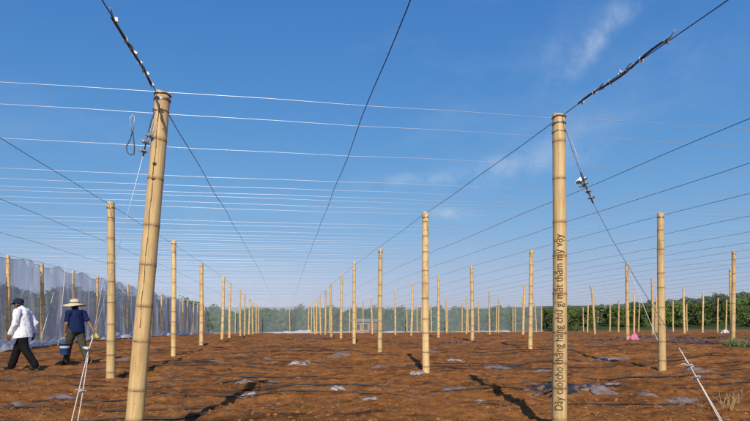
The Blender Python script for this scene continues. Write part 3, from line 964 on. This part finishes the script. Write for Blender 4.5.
# ------------------------------------------------------------------ trees, hill growth, far buildings
def make_tree(seed, h, rx, leaves, mat, lsz, low=.12):
    r_ = random.Random(seed)
    tk = MB(); th = h * .45
    tk.tube([(0, 0, -.4), (.03 * h * r_.uniform(-1, 1), 0, th * .5), (.04 * h * r_.uniform(-1, 1), .02 * h, th), (.03 * h, .02 * h, h * .8)], [h * .026, h * .02, h * .015, h * .005], 7)
    for k in range(5):
        a = r_.uniform(0, 6.28); z = th * r_.uniform(.5, 1.1)
        tk.tube([(0, 0, z), (math.cos(a) * rx * .35, math.sin(a) * rx * .35, z + h * .14), (math.cos(a) * rx * .65, math.sin(a) * rx * .65, z + h * .25)], [h * .011, h * .008, h * .003], 5)
    clumps = []
    for k in range(26):
        a = r_.uniform(0, 6.28); zz = low + (1 - low) * r_.random() ** .8
        rr = rx * math.sqrt(max(.05, 1 - ((zz - .48) / .56) ** 2)) * r_.uniform(.35, 1.0)
        clumps.append((math.cos(a) * rr, math.sin(a) * rr, h * zz * .95, rx * r_.uniform(.20, .40)))
    vs, fs = [], []
    for k in range(leaves):
        cx, cy, cz, cr = clumps[r_.randrange(len(clumps))]
        dv = Vector((r_.gauss(0, 1), r_.gauss(0, 1), r_.gauss(0, .8))); dv.normalize(); dv *= cr * r_.random() ** .4
        p = Vector((cx, cy, cz)) + dv
        if p.z < .1 * h * low: p.z = .1 * h * low
        nrm = (dv.normalized() + Vector((r_.gauss(0, .7), r_.gauss(0, .7), r_.gauss(0.3, .7)))).normalized()
        u = nrm.orthogonal().normalized(); w = nrm.cross(u); an = r_.uniform(0, 6.28)
        u, w = u * math.cos(an) + w * math.sin(an), w * math.cos(an) - u * math.sin(an)
        s = lsz * r_.uniform(.6, 1.3); o_ = len(vs)
        vs += [p - u * s, p + w * s * .5 + nrm * s * .1, p + u * s, p - w * s * .5 + nrm * s * .1]; fs.append((o_, o_ + 1, o_ + 2, o_ + 3))
    cb = MB(); cb.add(vs, fs)
    return tk.mesh('trunk', M['bark']), cb.mesh('crown', mat, False)
TREES = [make_tree(700, 5.2, 2.3, 1500, M['leaf'], .24), make_tree(701, 4.2, 2.2, 1400, M['leaf2'], .22, .05), make_tree(702, 6.4, 2.4, 1700, M['leaf'], .25, .2),
         make_tree(703, 3.4, 2.3, 1300, M['leaf2'], .20, .0), make_tree(704, 4.8, 2.7, 1600, M['leaf'], .24, .08)]
TOPS = ((-80, 282), (60, 285), (130, 290), (190, 300), (230, 306), (560, 306), (600, 303), (650, 300), (690, 296), (750, 290), (820, 286))
TREE_H = (5.2, 4.2, 6.4, 3.4, 4.8)
def put_tree(x, y, k, s, label, group):
    D = y * math.cos(THETA) + x * math.sin(THETA); px = 375 + F * (x * math.cos(THETA) - y * math.sin(THETA)) / D
    zt = EYE + (313 - float(np.interp(px, [t[0] for t in TOPS], [t[1] for t in TOPS])) - tr.uniform(0, 2.5)) / F * D
    s = min(s, (zt - gb(x, y) + .1) / (TREE_H[k] * 1.1))
    if s < .3: return
    e = empty('tree', (x, y, gb(x, y) - .1), rnd.uniform(0, 6.28)); e.scale = (s, s, s * rnd.uniform(.85, 1.15))
    tag(e, label, 'tree', group)
    link('trunk', TREES[k][0], e); link('crown', TREES[k][1], e)
tr = random.Random(77)
def band(px0, px1, depth0, depth1, count, label, group, smin, smax, kinds):
    for q in range(count):
        px_ = px0 + (px1 - px0) * (q + tr.random()) / count
        dd = tr.uniform(depth0, depth1)
        p = CD * dd + CR * ((px_ - 375) / F * dd)
        if 'side' in group and p.x > NETX - 3: continue
        put_tree(p.x, p.y, tr.choice(kinds), tr.uniform(smin, smax), label, group)
band(560, 790, 84, 98, 38, 'leafy green tree in the front line of the hillside orchard', 'front trees of the hillside', .38, .85, (1, 3, 4))
band(555, 790, 104, 140, 60, 'green tree on the slope of the orchard hill', 'trees up the slope', .75, 1.25, (0, 1, 4, 3))
band(545, 800, 146, 185, 50, 'dark green tree on the crest of the orchard hill', 'trees along the hill crest', 1.0, 1.6, (0, 2, 4))
band(170, 575, 84, 104, 62, 'dark tree behind the far grey green net', 'trees behind the far net', .62, .8, (0, 4, 1))
band(170, 575, 108, 135, 44, 'taller dark tree further behind the far net', 'taller trees behind the far net', .85, 1.05, (0, 4, 2))
band(-60, 200, 50, 75, 40, 'dark leafy tree seen through the white side net', 'trees behind the side net', .8, 1.12, (0, 2, 4))
band(-60, 150, 30, 46, 16, 'low bush seen through the white side net', 'bushes behind the side net', .5, .75, (3, 1, 4))

M['brick'] = simple('orange_brick', (.52, .215, .10), .85, 0, .2, 2)
M['roof'] = simple('grey_sheet_roof', (.32, .30, .29), .6, .2, .2, 2)
M['plaster'] = simple('white_plaster', (.72, .71, .68), .8, 0, .1, 2)
M['glass'] = simple('dark_glass', (.03, .035, .04), .2, 0, .2, 2)
M['wood'] = simple('door_wood', (.16, .09, .05), .7, 0, .25, 5)
def shed(name, x, y, rz, w, dp, h, wallm, label, nwin, roofh=.7):
    e = empty(name, (x, y, gb(x, y) - .1), rz); tag(e, label, 'building')
    wb = MB()
    wb.add([(-w / 2, -dp / 2, 0), (w / 2, -dp / 2, 0), (w / 2, dp / 2, 0), (-w / 2, dp / 2, 0), (-w / 2, -dp / 2, h), (w / 2, -dp / 2, h), (w / 2, dp / 2, h), (-w / 2, dp / 2, h), (-w / 2, 0, h + roofh), (w / 2, 0, h + roofh)],
           [(0, 1, 5, 4), (2, 3, 7, 6), (0, 4, 8, 7, 3), (1, 2, 6, 9, 5)])
    wb.build('wall', wallm, e, False)
    rb = MB(); ov = .3
    for s in (-1, 1):
        y0, z0 = s * (dp / 2 + ov), h - ov * roofh / (dp / 2) + .04; y1, z1 = 0, h + roofh + .04
        a_ = [(-w / 2 - ov, y0, z0), (w / 2 + ov, y0, z0), (w / 2 + ov, y1, z1), (-w / 2 - ov, y1, z1)]
        rb.add(a_ + [(p[0], p[1], p[2] + .08) for p in a_], [(0, 1, 2, 3), (4, 7, 6, 5), (0, 4, 5, 1), (1, 5, 6, 2), (2, 6, 7, 3), (3, 7, 4, 0)])
    rb.build('roof', M['roof'], e, False)
    for k in range(nwin):
        xw = -w / 2 + w * (k + .5) / (nwin + 1) ; mb = MB()
        mb.box((xw, -dp / 2 - .02, h * .55), (.9, .06, .9)); wo = mb.build('window', M['wood'], e, False)
        mb = MB(); mb.box((xw, -dp / 2 - .055, h * .55), (.74, .03, .74)); mb.build('pane', M['glass'], wo, False)
    xw = -w / 2 + w * (nwin + .5) / (nwin + 1); mb = MB(); mb.box((xw, -dp / 2 - .02, 1.0), (.95, .06, 2.0)); mb.build('door', M['wood'], e, False)
    return e
bp = CD * 80 + CR * ((365 - 375) / F * 80)
shed('brick_shed', bp.x, bp.y, -THETA, 3.4, 2.6, 1.75, M['brick'], 'low orange brick shed half hidden behind the far net', 2, .25)
bp = CD * 128 + CR * ((599 - 375) / F * 128)
shed('white_house', bp.x, bp.y, -THETA + .2, 2.0, 2.0, 3.3, M['plaster'], 'tiny white house among the orchard trees on the hillside', 1, .6)

# ------------------------------------------------------------------ drip hoses and scraps of film
hose_px = [413, 404, 396, 388, 382, 378, 373, 369, 366, 362, 358, 355, 352, 349, 347, 344, 341.5]
for k, py in enumerate(hose_px):
    D0 = EYE * F / (py - 313); r_ = random.Random(900 + k); mb = MB()
    Y0 = D0 / math.cos(THETA) - .1
    x0 = -9 + r_.uniform(0, 3); x1 = 12 + r_.uniform(-2, 9)
    if k % 4 == 1: x1 = r_.uniform(-1, 2)
    if k % 4 == 3: x0 = r_.uniform(-2, 3)
    pts = []; nst = int((x1 - x0) / .09)
    for i2 in range(nst + 1):
        x = x0 + (x1 - x0) * i2 / nst
        yy = Y0 + .30 * float(vnoise(x / 2.6, k * 3.3, 12)) + .10 * float(vnoise(x / .7, k * 3.3, 13)) - .012 * (x - 2) * (k % 3 - 1)
        sink = .085 * float(vnoise(x / 1.1, k * 5.1, 14)) - .006
        pts.append((x, yy, g(x, yy) + .012 + sink))
    # smooth the hose over the clods
    z = np.array([p[2] for p in pts]); zs = np.convolve(np.pad(z, 3, 'edge'), np.ones(7) / 7, 'valid')
    pts = [(p[0], p[1], zz + .006) for p, zz in zip(pts, zs)]
    mb.tube(pts, .011 + .002 * (k % 2), 6)
    tag(mb.build('drip_hose', M['hose']), 'black drip hose lying crosswise, half buried in the soil', 'hose', 'drip hoses across the field')

def film(x, y, lx, ly, hgt, mat, seed, label, group=None, rz=0, name='film_scrap'):
    r_ = random.Random(seed); n1, n2 = max(10, int(lx / .035)), max(8, int(ly / .035)); vs, fs = [], []
    for i2 in range(n1 + 1):
        for j in range(n2 + 1):
            u, v = i2 / n1 - .5, j / n2 - .5
            edge = 1 + 1.1 * float(vnoise(u * 5 + seed, v * 5, seed)); a_, b_ = u * lx * edge, v * ly * edge
            xx = x + a_ * math.cos(rz) - b_ * math.sin(rz); yy = y + a_ * math.sin(rz) + b_ * math.cos(rz)
            fall = max(0, 1 - (2 * u) ** 2) * max(0, 1 - (2 * v) ** 2)
            z = float(base_z(xx, yy)) + float(soil_z(xx, yy)) * .8 + .012 + hgt * (fall ** .5) * (.45 + 1.1 * abs(float(vnoise(a_ / .13 + seed, b_ / .10, seed + 1))) + .5 * float(vnoise(a_ / .05, b_ / .05 + seed, seed + 2)))
            z -= .03 * (1 - fall)
            vs.append((xx, yy, z))
    for i2 in range(n1):
        for j in range(n2):
            if r_.random() < .015: continue
            q = i2 * (n2 + 1) + j; fs.append((q, q + n2 + 1, q + n2 + 2, q + 1))
    mb = MB(); mb.add(vs, fs)
    return tag(mb.build(name, mat), label, 'plastic film', group)
sg = 'scraps of grey film'
sl = 'crumpled grey scrap of mulch film lying on the soil'
pl = 'crumpled whitish scrap of mulch film lying on the soil'
for k, (px_, py_, lx, ly, pale) in enumerate(((58, 399, .38, .30, 0), (18, 408, .4, .3, 0), (160, 372, .35, .4, 0), (190, 373, .30, .35, 0), (166, 397, .30, .25, 0), (247, 396, .34, .22, 1), (246, 384, .3, .3, 0),
        (336, 389, .26, .24, 1), (368, 400, .34, .22, 1), (300, 363, .42, .45, 1), (268, 360, .35, .5, 0), (378, 367, .4, .5, 0), (455, 389, .42, .26, 0), (480, 402, .34, .22, 1), (497, 366, .5, .5, 0), (540, 374, .35, .3, 0),
        (455, 361, .4, .5, 1), (420, 374, .3, .3, 1), (612, 386, .34, .28, 1), (648, 396, .3, .25, 0), (682, 399, .4, .22, 0), (88, 372, .25, .3, 0), (26, 378, .3, .3, 0), (125, 361, .5, .5, 0), (215, 362, .4, .5, 0),
        (340, 355, .5, .8, 0), (430, 352, .5, .8, 0), (610, 358, .5, .7, 0), (700, 372, .4, .4, 0), (560, 349, .6, .8, 0))):
    x, y = ground_px(px_, py_)
    film(x, y, lx * 1.1, ly * 1.25, .045, M['film_pale'] if pale else M['film_grey'], 1000 + k, pl if pale else sl, 'scraps of whitish film' if pale else sg, rnd.uniform(-.4, .4))
x, y = ground_px(560, 391)
film(x, y, 1.15, .75, .10, M['film_black'], 1101, 'crumpled heap of black plastic film just behind the lettered pole', None, .1, 'film_heap')
x, y = ground_px(598, 391)
film(x, y, .6, .5, .06, M['film_grey'], 1102, 'torn grey purple film lying against the black plastic heap', None, -.1)
for k, (px_, py_, lx) in enumerate(((652, 338, 5.0), (715, 339, 4.0), (690, 343, 3.2), (610, 341, 2.5), (310, 340, 2.2), (470, 343, 2.5))):
    x, y = ground_px(px_, py_)
    film(x, y, lx, 1.0, .09, M['film_black'], 1200 + k, 'dark strip of black mulch film stretched on far soil', 'far strips of black film', .05)

# weeds
for k, (px_, py_, h_) in enumerate(((727, 410, .26), (733, 402, .20), (700, 404, .14), (742, 393, .14), (590, 402, .10))):
    x, y = ground_px(px_, py_); tuft('dry_weed', x, y, h_, 12, M['straw'], 40 + k, 'wispy dry weed sprouting beside the guy wire of the lettered pole', 'dry weeds by the guy wire')
for k, (px_, py_, h_) in enumerate(((735, 346, .5), (728, 347, .35), (742, 347, .4), (748, 346, .45))):
    x, y = ground_px(px_, py_); tuft('green_weed', x, y, h_, 26, M['weed'], 60 + k, 'green weed tuft at the foot of a pole at the field edge', 'green weeds at the pole foot')

# pink cloth at a pole foot, small white bag further right
def bundle(name, px_, py_, w, h_, c, seed, label, cat):
    x, y = ground_px(px_, py_); m_ = simple(name + '_mat', c, .8, 0, .2, 8)
    vs, fs, nu, nv = [], [], 36, 14
    for j in range(nv + 1):
        v = j / nv
        for i2 in range(nu):
            a_ = 2 * math.pi * i2 / nu
            rr = w * .5 * (1 - v ** 1.5) ** .8 * (1 + .9 * float(vnoise(math.cos(a_) * 1.7 + seed, math.sin(a_) * 1.7 + v * 3, seed)) + .28 * math.sin(a_ * 5 + v * 6) + .16 * math.sin(a_ * 9 - v * 9))
            vs.append((x + rr * math.cos(a_) + .12 * w * v, y + rr * math.sin(a_) * .8, g(x, y) - .03 + h_ * v * (1 + .25 * float(vnoise(a_, v * 3, seed + 1)))))
    for j in range(nv):
        for i2 in range(nu):
            k2 = (i2 + 1) % nu; fs.append((j * nu + i2, j * nu + k2, (j + 1) * nu + k2, (j + 1) * nu + i2))
    mb = MB(); mb.add(vs, fs); tag(mb.build(name, m_), label, cat)
bundle('pink_cloth', 633.5, 340, .42, .36, (.60, .17, .29), 5, 'crumpled bright pink cloth lying at the foot of a pole', 'cloth')
bundle('white_bag', 725, 333.5, .5, .32, (.55, .55, .57), 9, 'small white sack lying on soil before the hillside', 'bag')

# ------------------------------------------------------------------ the two men
def body_mesh(name, chains, blobs, voxel, mat, smooth_it=4, wrinkle=0, wr_scale=12, hem=None):
    """tapered limbs and rounded masses fused into one skin"""
    mb = MB()
    def ball(c, r3, n=12):
        c = Vector(c); prof = []
        vs, fs = [], []
        for j in range(n + 1):
            p = math.pi * j / n
            for k in range(n * 2):
                a_ = math.pi * k / n
                vs.append((c.x + r3[0] * math.sin(p) * math.cos(a_), c.y + r3[1] * math.sin(p) * math.sin(a_), c.z + r3[2] * math.cos(p)))
        for j in range(n):
            for k in range(n * 2):
                k2 = (k + 1) % (n * 2); fs.append((j * 2 * n + k, (j + 1) * 2 * n + k, (j + 1) * 2 * n + k2, j * 2 * n + k2))
        mb.add(vs, fs)
    for ch in chains:
        pts = [Vector(p[:3]) for p in ch]; rr = [p[3] for p in ch]
        mb.tube(pts, rr, 14)
        nb = 6 if max(rr) < .02 else 10
        for p, r_ in zip(pts, rr): ball(p, (r_, r_, r_), nb)
    for (c, r3) in blobs: ball(c, r3)
    o = mb.build(name, mat)
    rm = o.modifiers.new('fuse', 'REMESH'); rm.mode = 'VOXEL'; rm.voxel_size = voxel
    sm_ = o.modifiers.new('soften', 'SMOOTH'); sm_.iterations = smooth_it; sm_.factor = .5
    tmp = bpy.data.scenes.new('fusing'); tmp.collection.objects.link(o)      # a scene of its own keeps this fast
    tmp.view_layers[0].update(); dg_ = tmp.view_layers[0].depsgraph
    me_ = bpy.data.meshes.new_from_object(o.evaluated_get(dg_), depsgraph=dg_)
    bpy.data.scenes.remove(tmp); o.modifiers.clear(); old = o.data; o.data = me_; bpy.data.meshes.remove(old); me_.name = name
    if wrinkle:
        nrm_ = np.empty(len(me_.vertices) * 3, dtype=np.float32); me_.vertex_normals.foreach_get('vector', nrm_)
        nrm_ = nrm_.reshape(-1, 3)
        for v, vn_ in zip(me_.vertices, nrm_):
            nn = mnoise.noise(Vector((v.co.x * wr_scale, v.co.y * wr_scale, v.co.z * wr_scale * .8)))
            n2_ = mnoise.noise(Vector((v.co.x * wr_scale * 2.3 + 5, v.co.y * wr_scale * 2.3, v.co.z * wr_scale * 1.5)))
            v.co += Vector(vn_.tolist()) * (wrinkle * (nn + .5 * n2_))
    if hem is not None:
        bh = bmesh.new(); bh.from_mesh(me_)
        bmesh.ops.bisect_plane(bh, geom=bh.verts[:] + bh.edges[:] + bh.faces[:], plane_co=(0, 0, hem), plane_no=(.12, .0, 1), clear_inner=True)
        bh.to_mesh(me_); bh.free()
    me_.polygons.foreach_set('use_smooth', [True] * len(me_.polygons))
    return o
def hand_chains(wrist, d, palm_n, curl, side):
    """palm, four unequal bent fingers and a thumb leaving the palm's side"""
    d = Vector(d).normalized(); pn = Vector(palm_n); pn = (pn - d * pn.dot(d)).normalized(); ac = d.cross(pn) * side
    w = Vector(wrist); ch = []
    kn = w + d * .085
    for q in (-.026, -.009, .009, .026):
        ch.append([(*(w + ac * q * .7), .017), (*(kn + ac * q), .0125)])
    for q, ln, r_ in ((-.029, .058, .0078), (-.010, .074, .0086), (.010, .080, .0088), (.029, .072, .0086)):
        p0 = kn + ac * q; p1 = p0 + (d * math.cos(curl * .5) + pn * math.sin(curl * .5)) * ln * .45
        p2 = p1 + (d * math.cos(curl * 1.3) + pn * math.sin(curl * 1.3)) * ln * .32; p3 = p2 + (d * math.cos(curl * 2) + pn * math.sin(curl * 2)) * ln * .25
        ch.append([(*p0, r_ + .001), (*p1, r_), (*p2, r_ - .0008), (*p3, r_ - .0018)])
    t0 = w + d * .022 + ac * .026; t1 = t0 + (d * .7 + ac * .65 + pn * .35).normalized() * .04; t2 = t1 + (d * .85 + ac * .1 + pn * .5).normalized() * .034
    ch.append([(*t0, .013), (*t1, .0105), (*t2, .008)])
    return ch
M['skin'] = simple('skin', (.17, .085, .05), .55, 0, .15, 20)
M['skin2'] = simple('skin_tan', (.24, .125, .072), .55, 0, .15, 20)
def cloth(name, c, var=.12):
    m_ = simple(name, c, .9, 0, var, 14, .25); m_.node_tree.nodes['Principled BSDF'].inputs['Specular IOR Level'].default_value = .08
    return m_
M['shirt_white'] = cloth('white_shirt', (.74, .74, .77)); M['trouser_black'] = cloth('black_trousers', (.012, .011, .012), .3)
M['cap_navy'] = cloth('navy_cap', (.022, .026, .05), .2); M['tee_navy'] = cloth('navy_tshirt', (.012, .021, .072), .2)
M['trouser_olive'] = cloth('olive_trousers', (.060, .058, .042), .25); M['shoe'] = cloth('dark_shoe', (.03, .024, .02), .3)
M['hat_straw'] = cloth('straw_hat', (.62, .50, .32), .2); M['hair'] = simple('hair', (.012, .010, .009), .6, 0, .3, 30)
M['bucket'] = simple('blue_bucket', (.028, .085, .21), .4, 0, .15, 8); M['bucket_band'] = simple('white_band', (.50, .56, .64), .5, 0, .06, 8)
M['yellow'] = cloth('yellow_cloth', (.62, .47, .10), .2)

def head_parts(c, fwd_tilt=0):
    """skull, face, jaw, nose, brow, lips, ears about a head centre; the face looks along +x"""
    x, y, z = c
    return [((x - .005, y, z + .025), (.098, .076, .095)), ((x + .03, y, z - .035), (.062, .058, .075)), ((x + .055, y, z - .075), (.032, .036, .030)),
            ((x + .093, y, z - .008), (.017, .013, .026)), ((x + .083, y, z + .032), (.016, .05, .012)), ((x + .083, y, z - .052), (.014, .025, .010)),
            ((x - .01, y + .078, z - .005), (.020, .012, .032)), ((x - .01, y - .078, z - .005), (.020, .012, .032)), ((x - .06, y, z - .06), (.04, .05, .05))]

def eyes_mesh(c):
    x, y, z = c; mb = MB()
    for s in (-1, 1):
        vs, fs = [], []
        for j in range(7):
            for k in range(10):
                p, a_ = math.pi * j / 6, 2 * math.pi * k / 10
                vs.append((x + .078 + .012 * math.sin(p) * math.cos(a_), y + s * .031 + .013 * math.sin(p) * math.sin(a_), z + .012 + .008 * math.cos(p)))
        for j in range(6):
            for k in range(10): k2 = (k + 1) % 10; fs.append((j * 10 + k, (j + 1) * 10 + k, (j + 1) * 10 + k2, j * 10 + k2))
        mb.add(vs, fs)
    return mb

def place_person(o, px_, py_, rz):
    x, y = ground_px(px_, py_); o.location = (x, y, gb(x, y) + .0); o.rotation_euler = (0, 0, rz)

# man in white shirt and cap, striding to the left
HC = (.115, 0, 1.485)
armL = [(.03, .18, 1.315), (.02, .245, 1.05), (.155, .235, .825)]
armR = [(.03, -.18, 1.315), (-.115, -.24, 1.06), (-.075, -.25, .80)]
legR = [(.0, -.09, .86), (.20, -.10, .49), (.335, -.10, .09)]
legL = [(.0, .09, .86), (-.10, .10, .47), (-.325, .10, .12)]
def limb(pts, rr): return [(*p, r_) for p, r_ in zip(pts, rr)]
ch = [[(0, 0, .90, .13), (.02, 0, 1.08, .125), (.035, 0, 1.25, .13)], [(.03, -.14, 1.33, .055), (.03, .14, 1.33, .055)], [(.045, 0, 1.33, .058), (.08, 0, 1.43, .052)],
      limb(armL, (.05, .04, .029)), limb(armR, (.05, .04, .029)), limb(legR, (.085, .056, .04)), limb(legL, (.085, .056, .04)),
      [(.335, -.10, .07, .04), (.47, -.10, .045, .032)], [(-.325, .10, .10, .04), (-.22, .10, .045, .032)]]
ch += hand_chains(armL[2], (.35, -.05, -.9), (-.3, -.9, 0), .55, 1) + hand_chains(armR[2], (.1, .05, -.95), (.3, .9, 0), .55, -1)
man1 = body_mesh('person', ch, head_parts(HC), .0075, M['skin'], 3)
tag(man1, 'man in white long sleeved shirt, black trousers and dark cap striding past the net', 'person')
s1 = body_mesh('shirt', [[(.02, -.13, 1.325, .068), (.02, .13, 1.325, .068)], [(.03, 0, 1.27, .148), (.015, 0, 1.08, .150), (-.005, 0, .92, .175), (-.005, 0, .62, .185)], [(.035, 0, 1.35, .085), (.055, 0, 1.395, .068)],
      [(.015, -.06, 1.15, .12), (.0, -.065, .62, .185)], [(.015, .06, 1.15, .12), (.0, .065, .62, .185)],
      limb(armL[:2] + [(.145, .236, .84)], (.078, .066, .047)), limb(armR[:2] + [(-.09, -.247, .86)], (.078, .066, .047))], [], .011, M['shirt_white'], 4, .016, 11, .73)
s1.parent = man1
s2 = body_mesh('trousers', [[(0, -.03, .90, .125), (0, .03, .90, .125)], limb(legR, (.108, .092, .078)), limb(legL, (.108, .092, .078))], [], .011, M['trouser_black'], 4, .010, 12)
s2.parent = man1
for (a_, b_) in (((.315, -.10, .055), (.475, -.10, .035)), ((-.335, .10, .075), (-.215, .10, .035))):
    sh = body_mesh('shoe', [[(*a_, .048), (*b_, .040)]], [], .009, M['shoe'], 3); sh.parent = man1
mb = MB()
crown_p = [(.108, 0), (.109, .03), (.102, .065), (.082, .093), (.048, .108), (.0, .113)]
mb.lathe(crown_p, 24, (HC[0] - .004, 0, HC[2] + .028))
cap = mb.build('cap', M['cap_navy'], man1)
mb = MB(); vs, fs = [], []
for i2 in range(13):
    a_ = -1.15 + 2.3 * i2 / 12
    for (rr, dz) in ((.100, .006), (.180 * (1 - .10 * abs(a_)), -.020 - .02 * abs(a_)), (.180 * (1 - .10 * abs(a_)), -.027 - .02 * abs(a_)), (.100, -.002)):
        vs.append((HC[0] + rr * math.cos(a_) , rr * .92 * math.sin(a_), HC[2] + .036 + dz))
for i2 in range(12):
    for j in range(4): fs.append((i2 * 4 + j, i2 * 4 + (j + 1) % 4, (i2 + 1) * 4 + (j + 1) % 4, (i2 + 1) * 4 + j))
mb.add(vs, fs); mb.build('peak', M['cap_navy'], cap)
hb = MB(); hb.lathe([(.088, -.06), (.098, -.02), (.101, .03)], 24, (HC[0] - .018, 0, HC[2] + .005)); 
hr = body_mesh('hair', [], [((HC[0] - .035, 0, HC[2] - .015), (.072, .078, .065))], .009, M['hair'], 2); hr.parent = man1
eyes_mesh(HC).build('eyes', M['hair'], man1)
place_person(man1, 23.5, 370, math.pi - THETA)

# man in straw hat carrying a bucket, walking away to the left
HC = (.10, 0, 1.46)
armL = [(.02, .185, 1.295), (.02, .235, 1.02), (.10, .235, .79)]
armR = [(.02, -.185, 1.295), (-.10, -.26, 1.05), (-.20, -.33, .835)]
legL = [(.0, .09, .85), (.20, .10, .48), (.33, .10, .09)]
legR = [(.0, -.09, .85), (-.10, -.10, .47), (-.36, -.10, .13)]
ch = [[(0, 0, .90, .13), (.02, 0, 1.08, .125), (.03, 0, 1.23, .13)], [(.02, -.14, 1.31, .055), (.02, .14, 1.31, .055)], [(.035, 0, 1.31, .058), (.07, 0, 1.41, .052)],
      limb(armL, (.054, .043, .031)), limb(armR, (.054, .043, .031)), limb(legL, (.085, .056, .04)), limb(legR, (.085, .056, .04)),
      [(.33, .10, .07, .04), (.47, .10, .045, .032)], [(-.36, -.10, .11, .04), (-.26, -.10, .045, .032)]]
ch += hand_chains(armL[2], (.1, 0, -.98), (0, -1, 0), 1.15, 1) + hand_chains(armR[2], (-.35, -.2, -.9), (.3, .9, 0), 1.0, -1)
man2 = body_mesh('person', ch, head_parts(HC), .0075, M['skin2'], 3)
tag(man2, 'man in navy t-shirt and wide straw hat walking off with a bucket', 'person')
s1 = body_mesh('shirt', [[(.015, -.135, 1.305, .070), (.015, .135, 1.305, .070)], [(.03, 0, 1.25, .150), (.015, 0, 1.08, .148), (.0, 0, .92, .162), (.0, 0, .74, .168)], [(.03, 0, 1.33, .082), (.045, 0, 1.365, .068)],
      [(.015, -.06, 1.15, .12), (.0, -.05, .74, .145)], [(.015, .06, 1.15, .12), (.0, .05, .74, .145)],
      [(*armL[0], .072), (.02, .225, 1.11, .060)], [(*armR[0], .072), (-.075, -.235, 1.11, .060)]], [], .011, M['tee_navy'], 4, .012, 11, .80)
s1.parent = man2
s2 = body_mesh('trousers', [[(0, -.03, .88, .122), (0, .03, .88, .122)], limb(legL, (.110, .085, .070)), limb(legR, (.110, .085, .070))], [], .011, M['trouser_olive'], 4, .010, 12)
s2.parent = man2
for (a_, b_) in (((.31, .10, .055), (.475, .10, .035)), ((-.37, -.10, .085), (-.25, -.10, .035))):
    sh = body_mesh('shoe', [[(*a_, .048), (*b_, .040)]], [], .009, M['shoe'], 3); sh.parent = man2
hr = body_mesh('hair', [], [((HC[0] - .03, 0, HC[2] - .005), (.078, .080, .078))], .009, M['hair'], 2); hr.parent = man2
eyes_mesh(HC).build('eyes', M['hair'], man2)
mb = MB()
mb.lathe([(.258, -.028), (.262, -.020), (.20, .004), (.125, .024), (.112, .034), (.108, .085), (.090, .125), (.05, .146), (0, .150)], 40, (HC[0] - .005, 0, HC[2] + .045))
mb.lathe([(.258, -.028), (.20, -.004), (.120, .014), (.106, .020)], 40, (HC[0] - .005, 0, HC[2] + .043))
for idx, v in enumerate(mb.v):
    dx, dy = v[0] - HC[0], v[1]; rr = math.hypot(dx, dy); a_ = math.atan2(dy, dx)
    if rr > .13: mb.v[idx] = (v[0], v[1], v[2] + (rr - .13) * .16 * math.sin(2 * a_ + .6) )
hat = mb.build('straw_hat', M['hat_straw'], man2)
mb = MB(); mb.lathe([(.115, .034), (.114, .060), (.112, .061)], 32, (HC[0] - .005, 0, HC[2] + .045)); mb.build('hat_band', M['trouser_olive'], hat)
place_person(man2, 76.5, 364.5, math.pi - THETA - R(36))

# bucket hanging from his left hand, yellow cloth in the right
bpy.context.view_layer.update()
mw = man2.matrix_world
hand_l = mw @ Vector((armL[2][0] + .012, armL[2][1], armL[2][2] - .115))
e = empty('bucket', (hand_l.x, hand_l.y, hand_l.z - .42), .4)
tag(e, 'blue plastic bucket with a white band hanging from the hatted man\'s hand', 'bucket')
mb = MB(); mb.lathe([(0, .0), (.090, .0), (.094, .006), (.123, .27), (.131, .272), (.131, .286), (.119, .286), (.117, .26), (.088, .012), (0, .012)], 28); mb.build('pail', M['bucket'], e)
mb = MB(); mb.lathe([(.1135, .165), (.1150, .167), (.1205, .215), (.1195, .217)], 28); mb.build('band', M['bucket_band'], e)
mb = MB(); pts = []
for k in range(17):
    a_ = math.pi * k / 16; pts.append((.127 * math.cos(a_), 0, .272 + .150 * math.sin(a_)))
mb.tube(pts, .004, 6); hd = mb.build('bail', M['steel'], e)
mb = MB(); mb.tube([(-.045, 0, .415), (0, 0, .423), (.045, 0, .415)], .010, 8); mb.build('grip', M['bucket_band'], hd)
hand_r = mw @ Vector((armR[2][0] - .03, armR[2][1] - .02, armR[2][2] - .10))
o = body_mesh('yellow_cloth', [[(.0, 0, .05, .030), (.02, 0, -.02, .045), (.06, .01, -.06, .05)], [(0, 0, .0, .04), (-.07, .0, -.045, .035)]], [], .010, M['yellow'], 2, .014, 16)
o.location = hand_r
tag(o, 'yellow cloth bundle in the right hand of the hatted man', 'cloth')
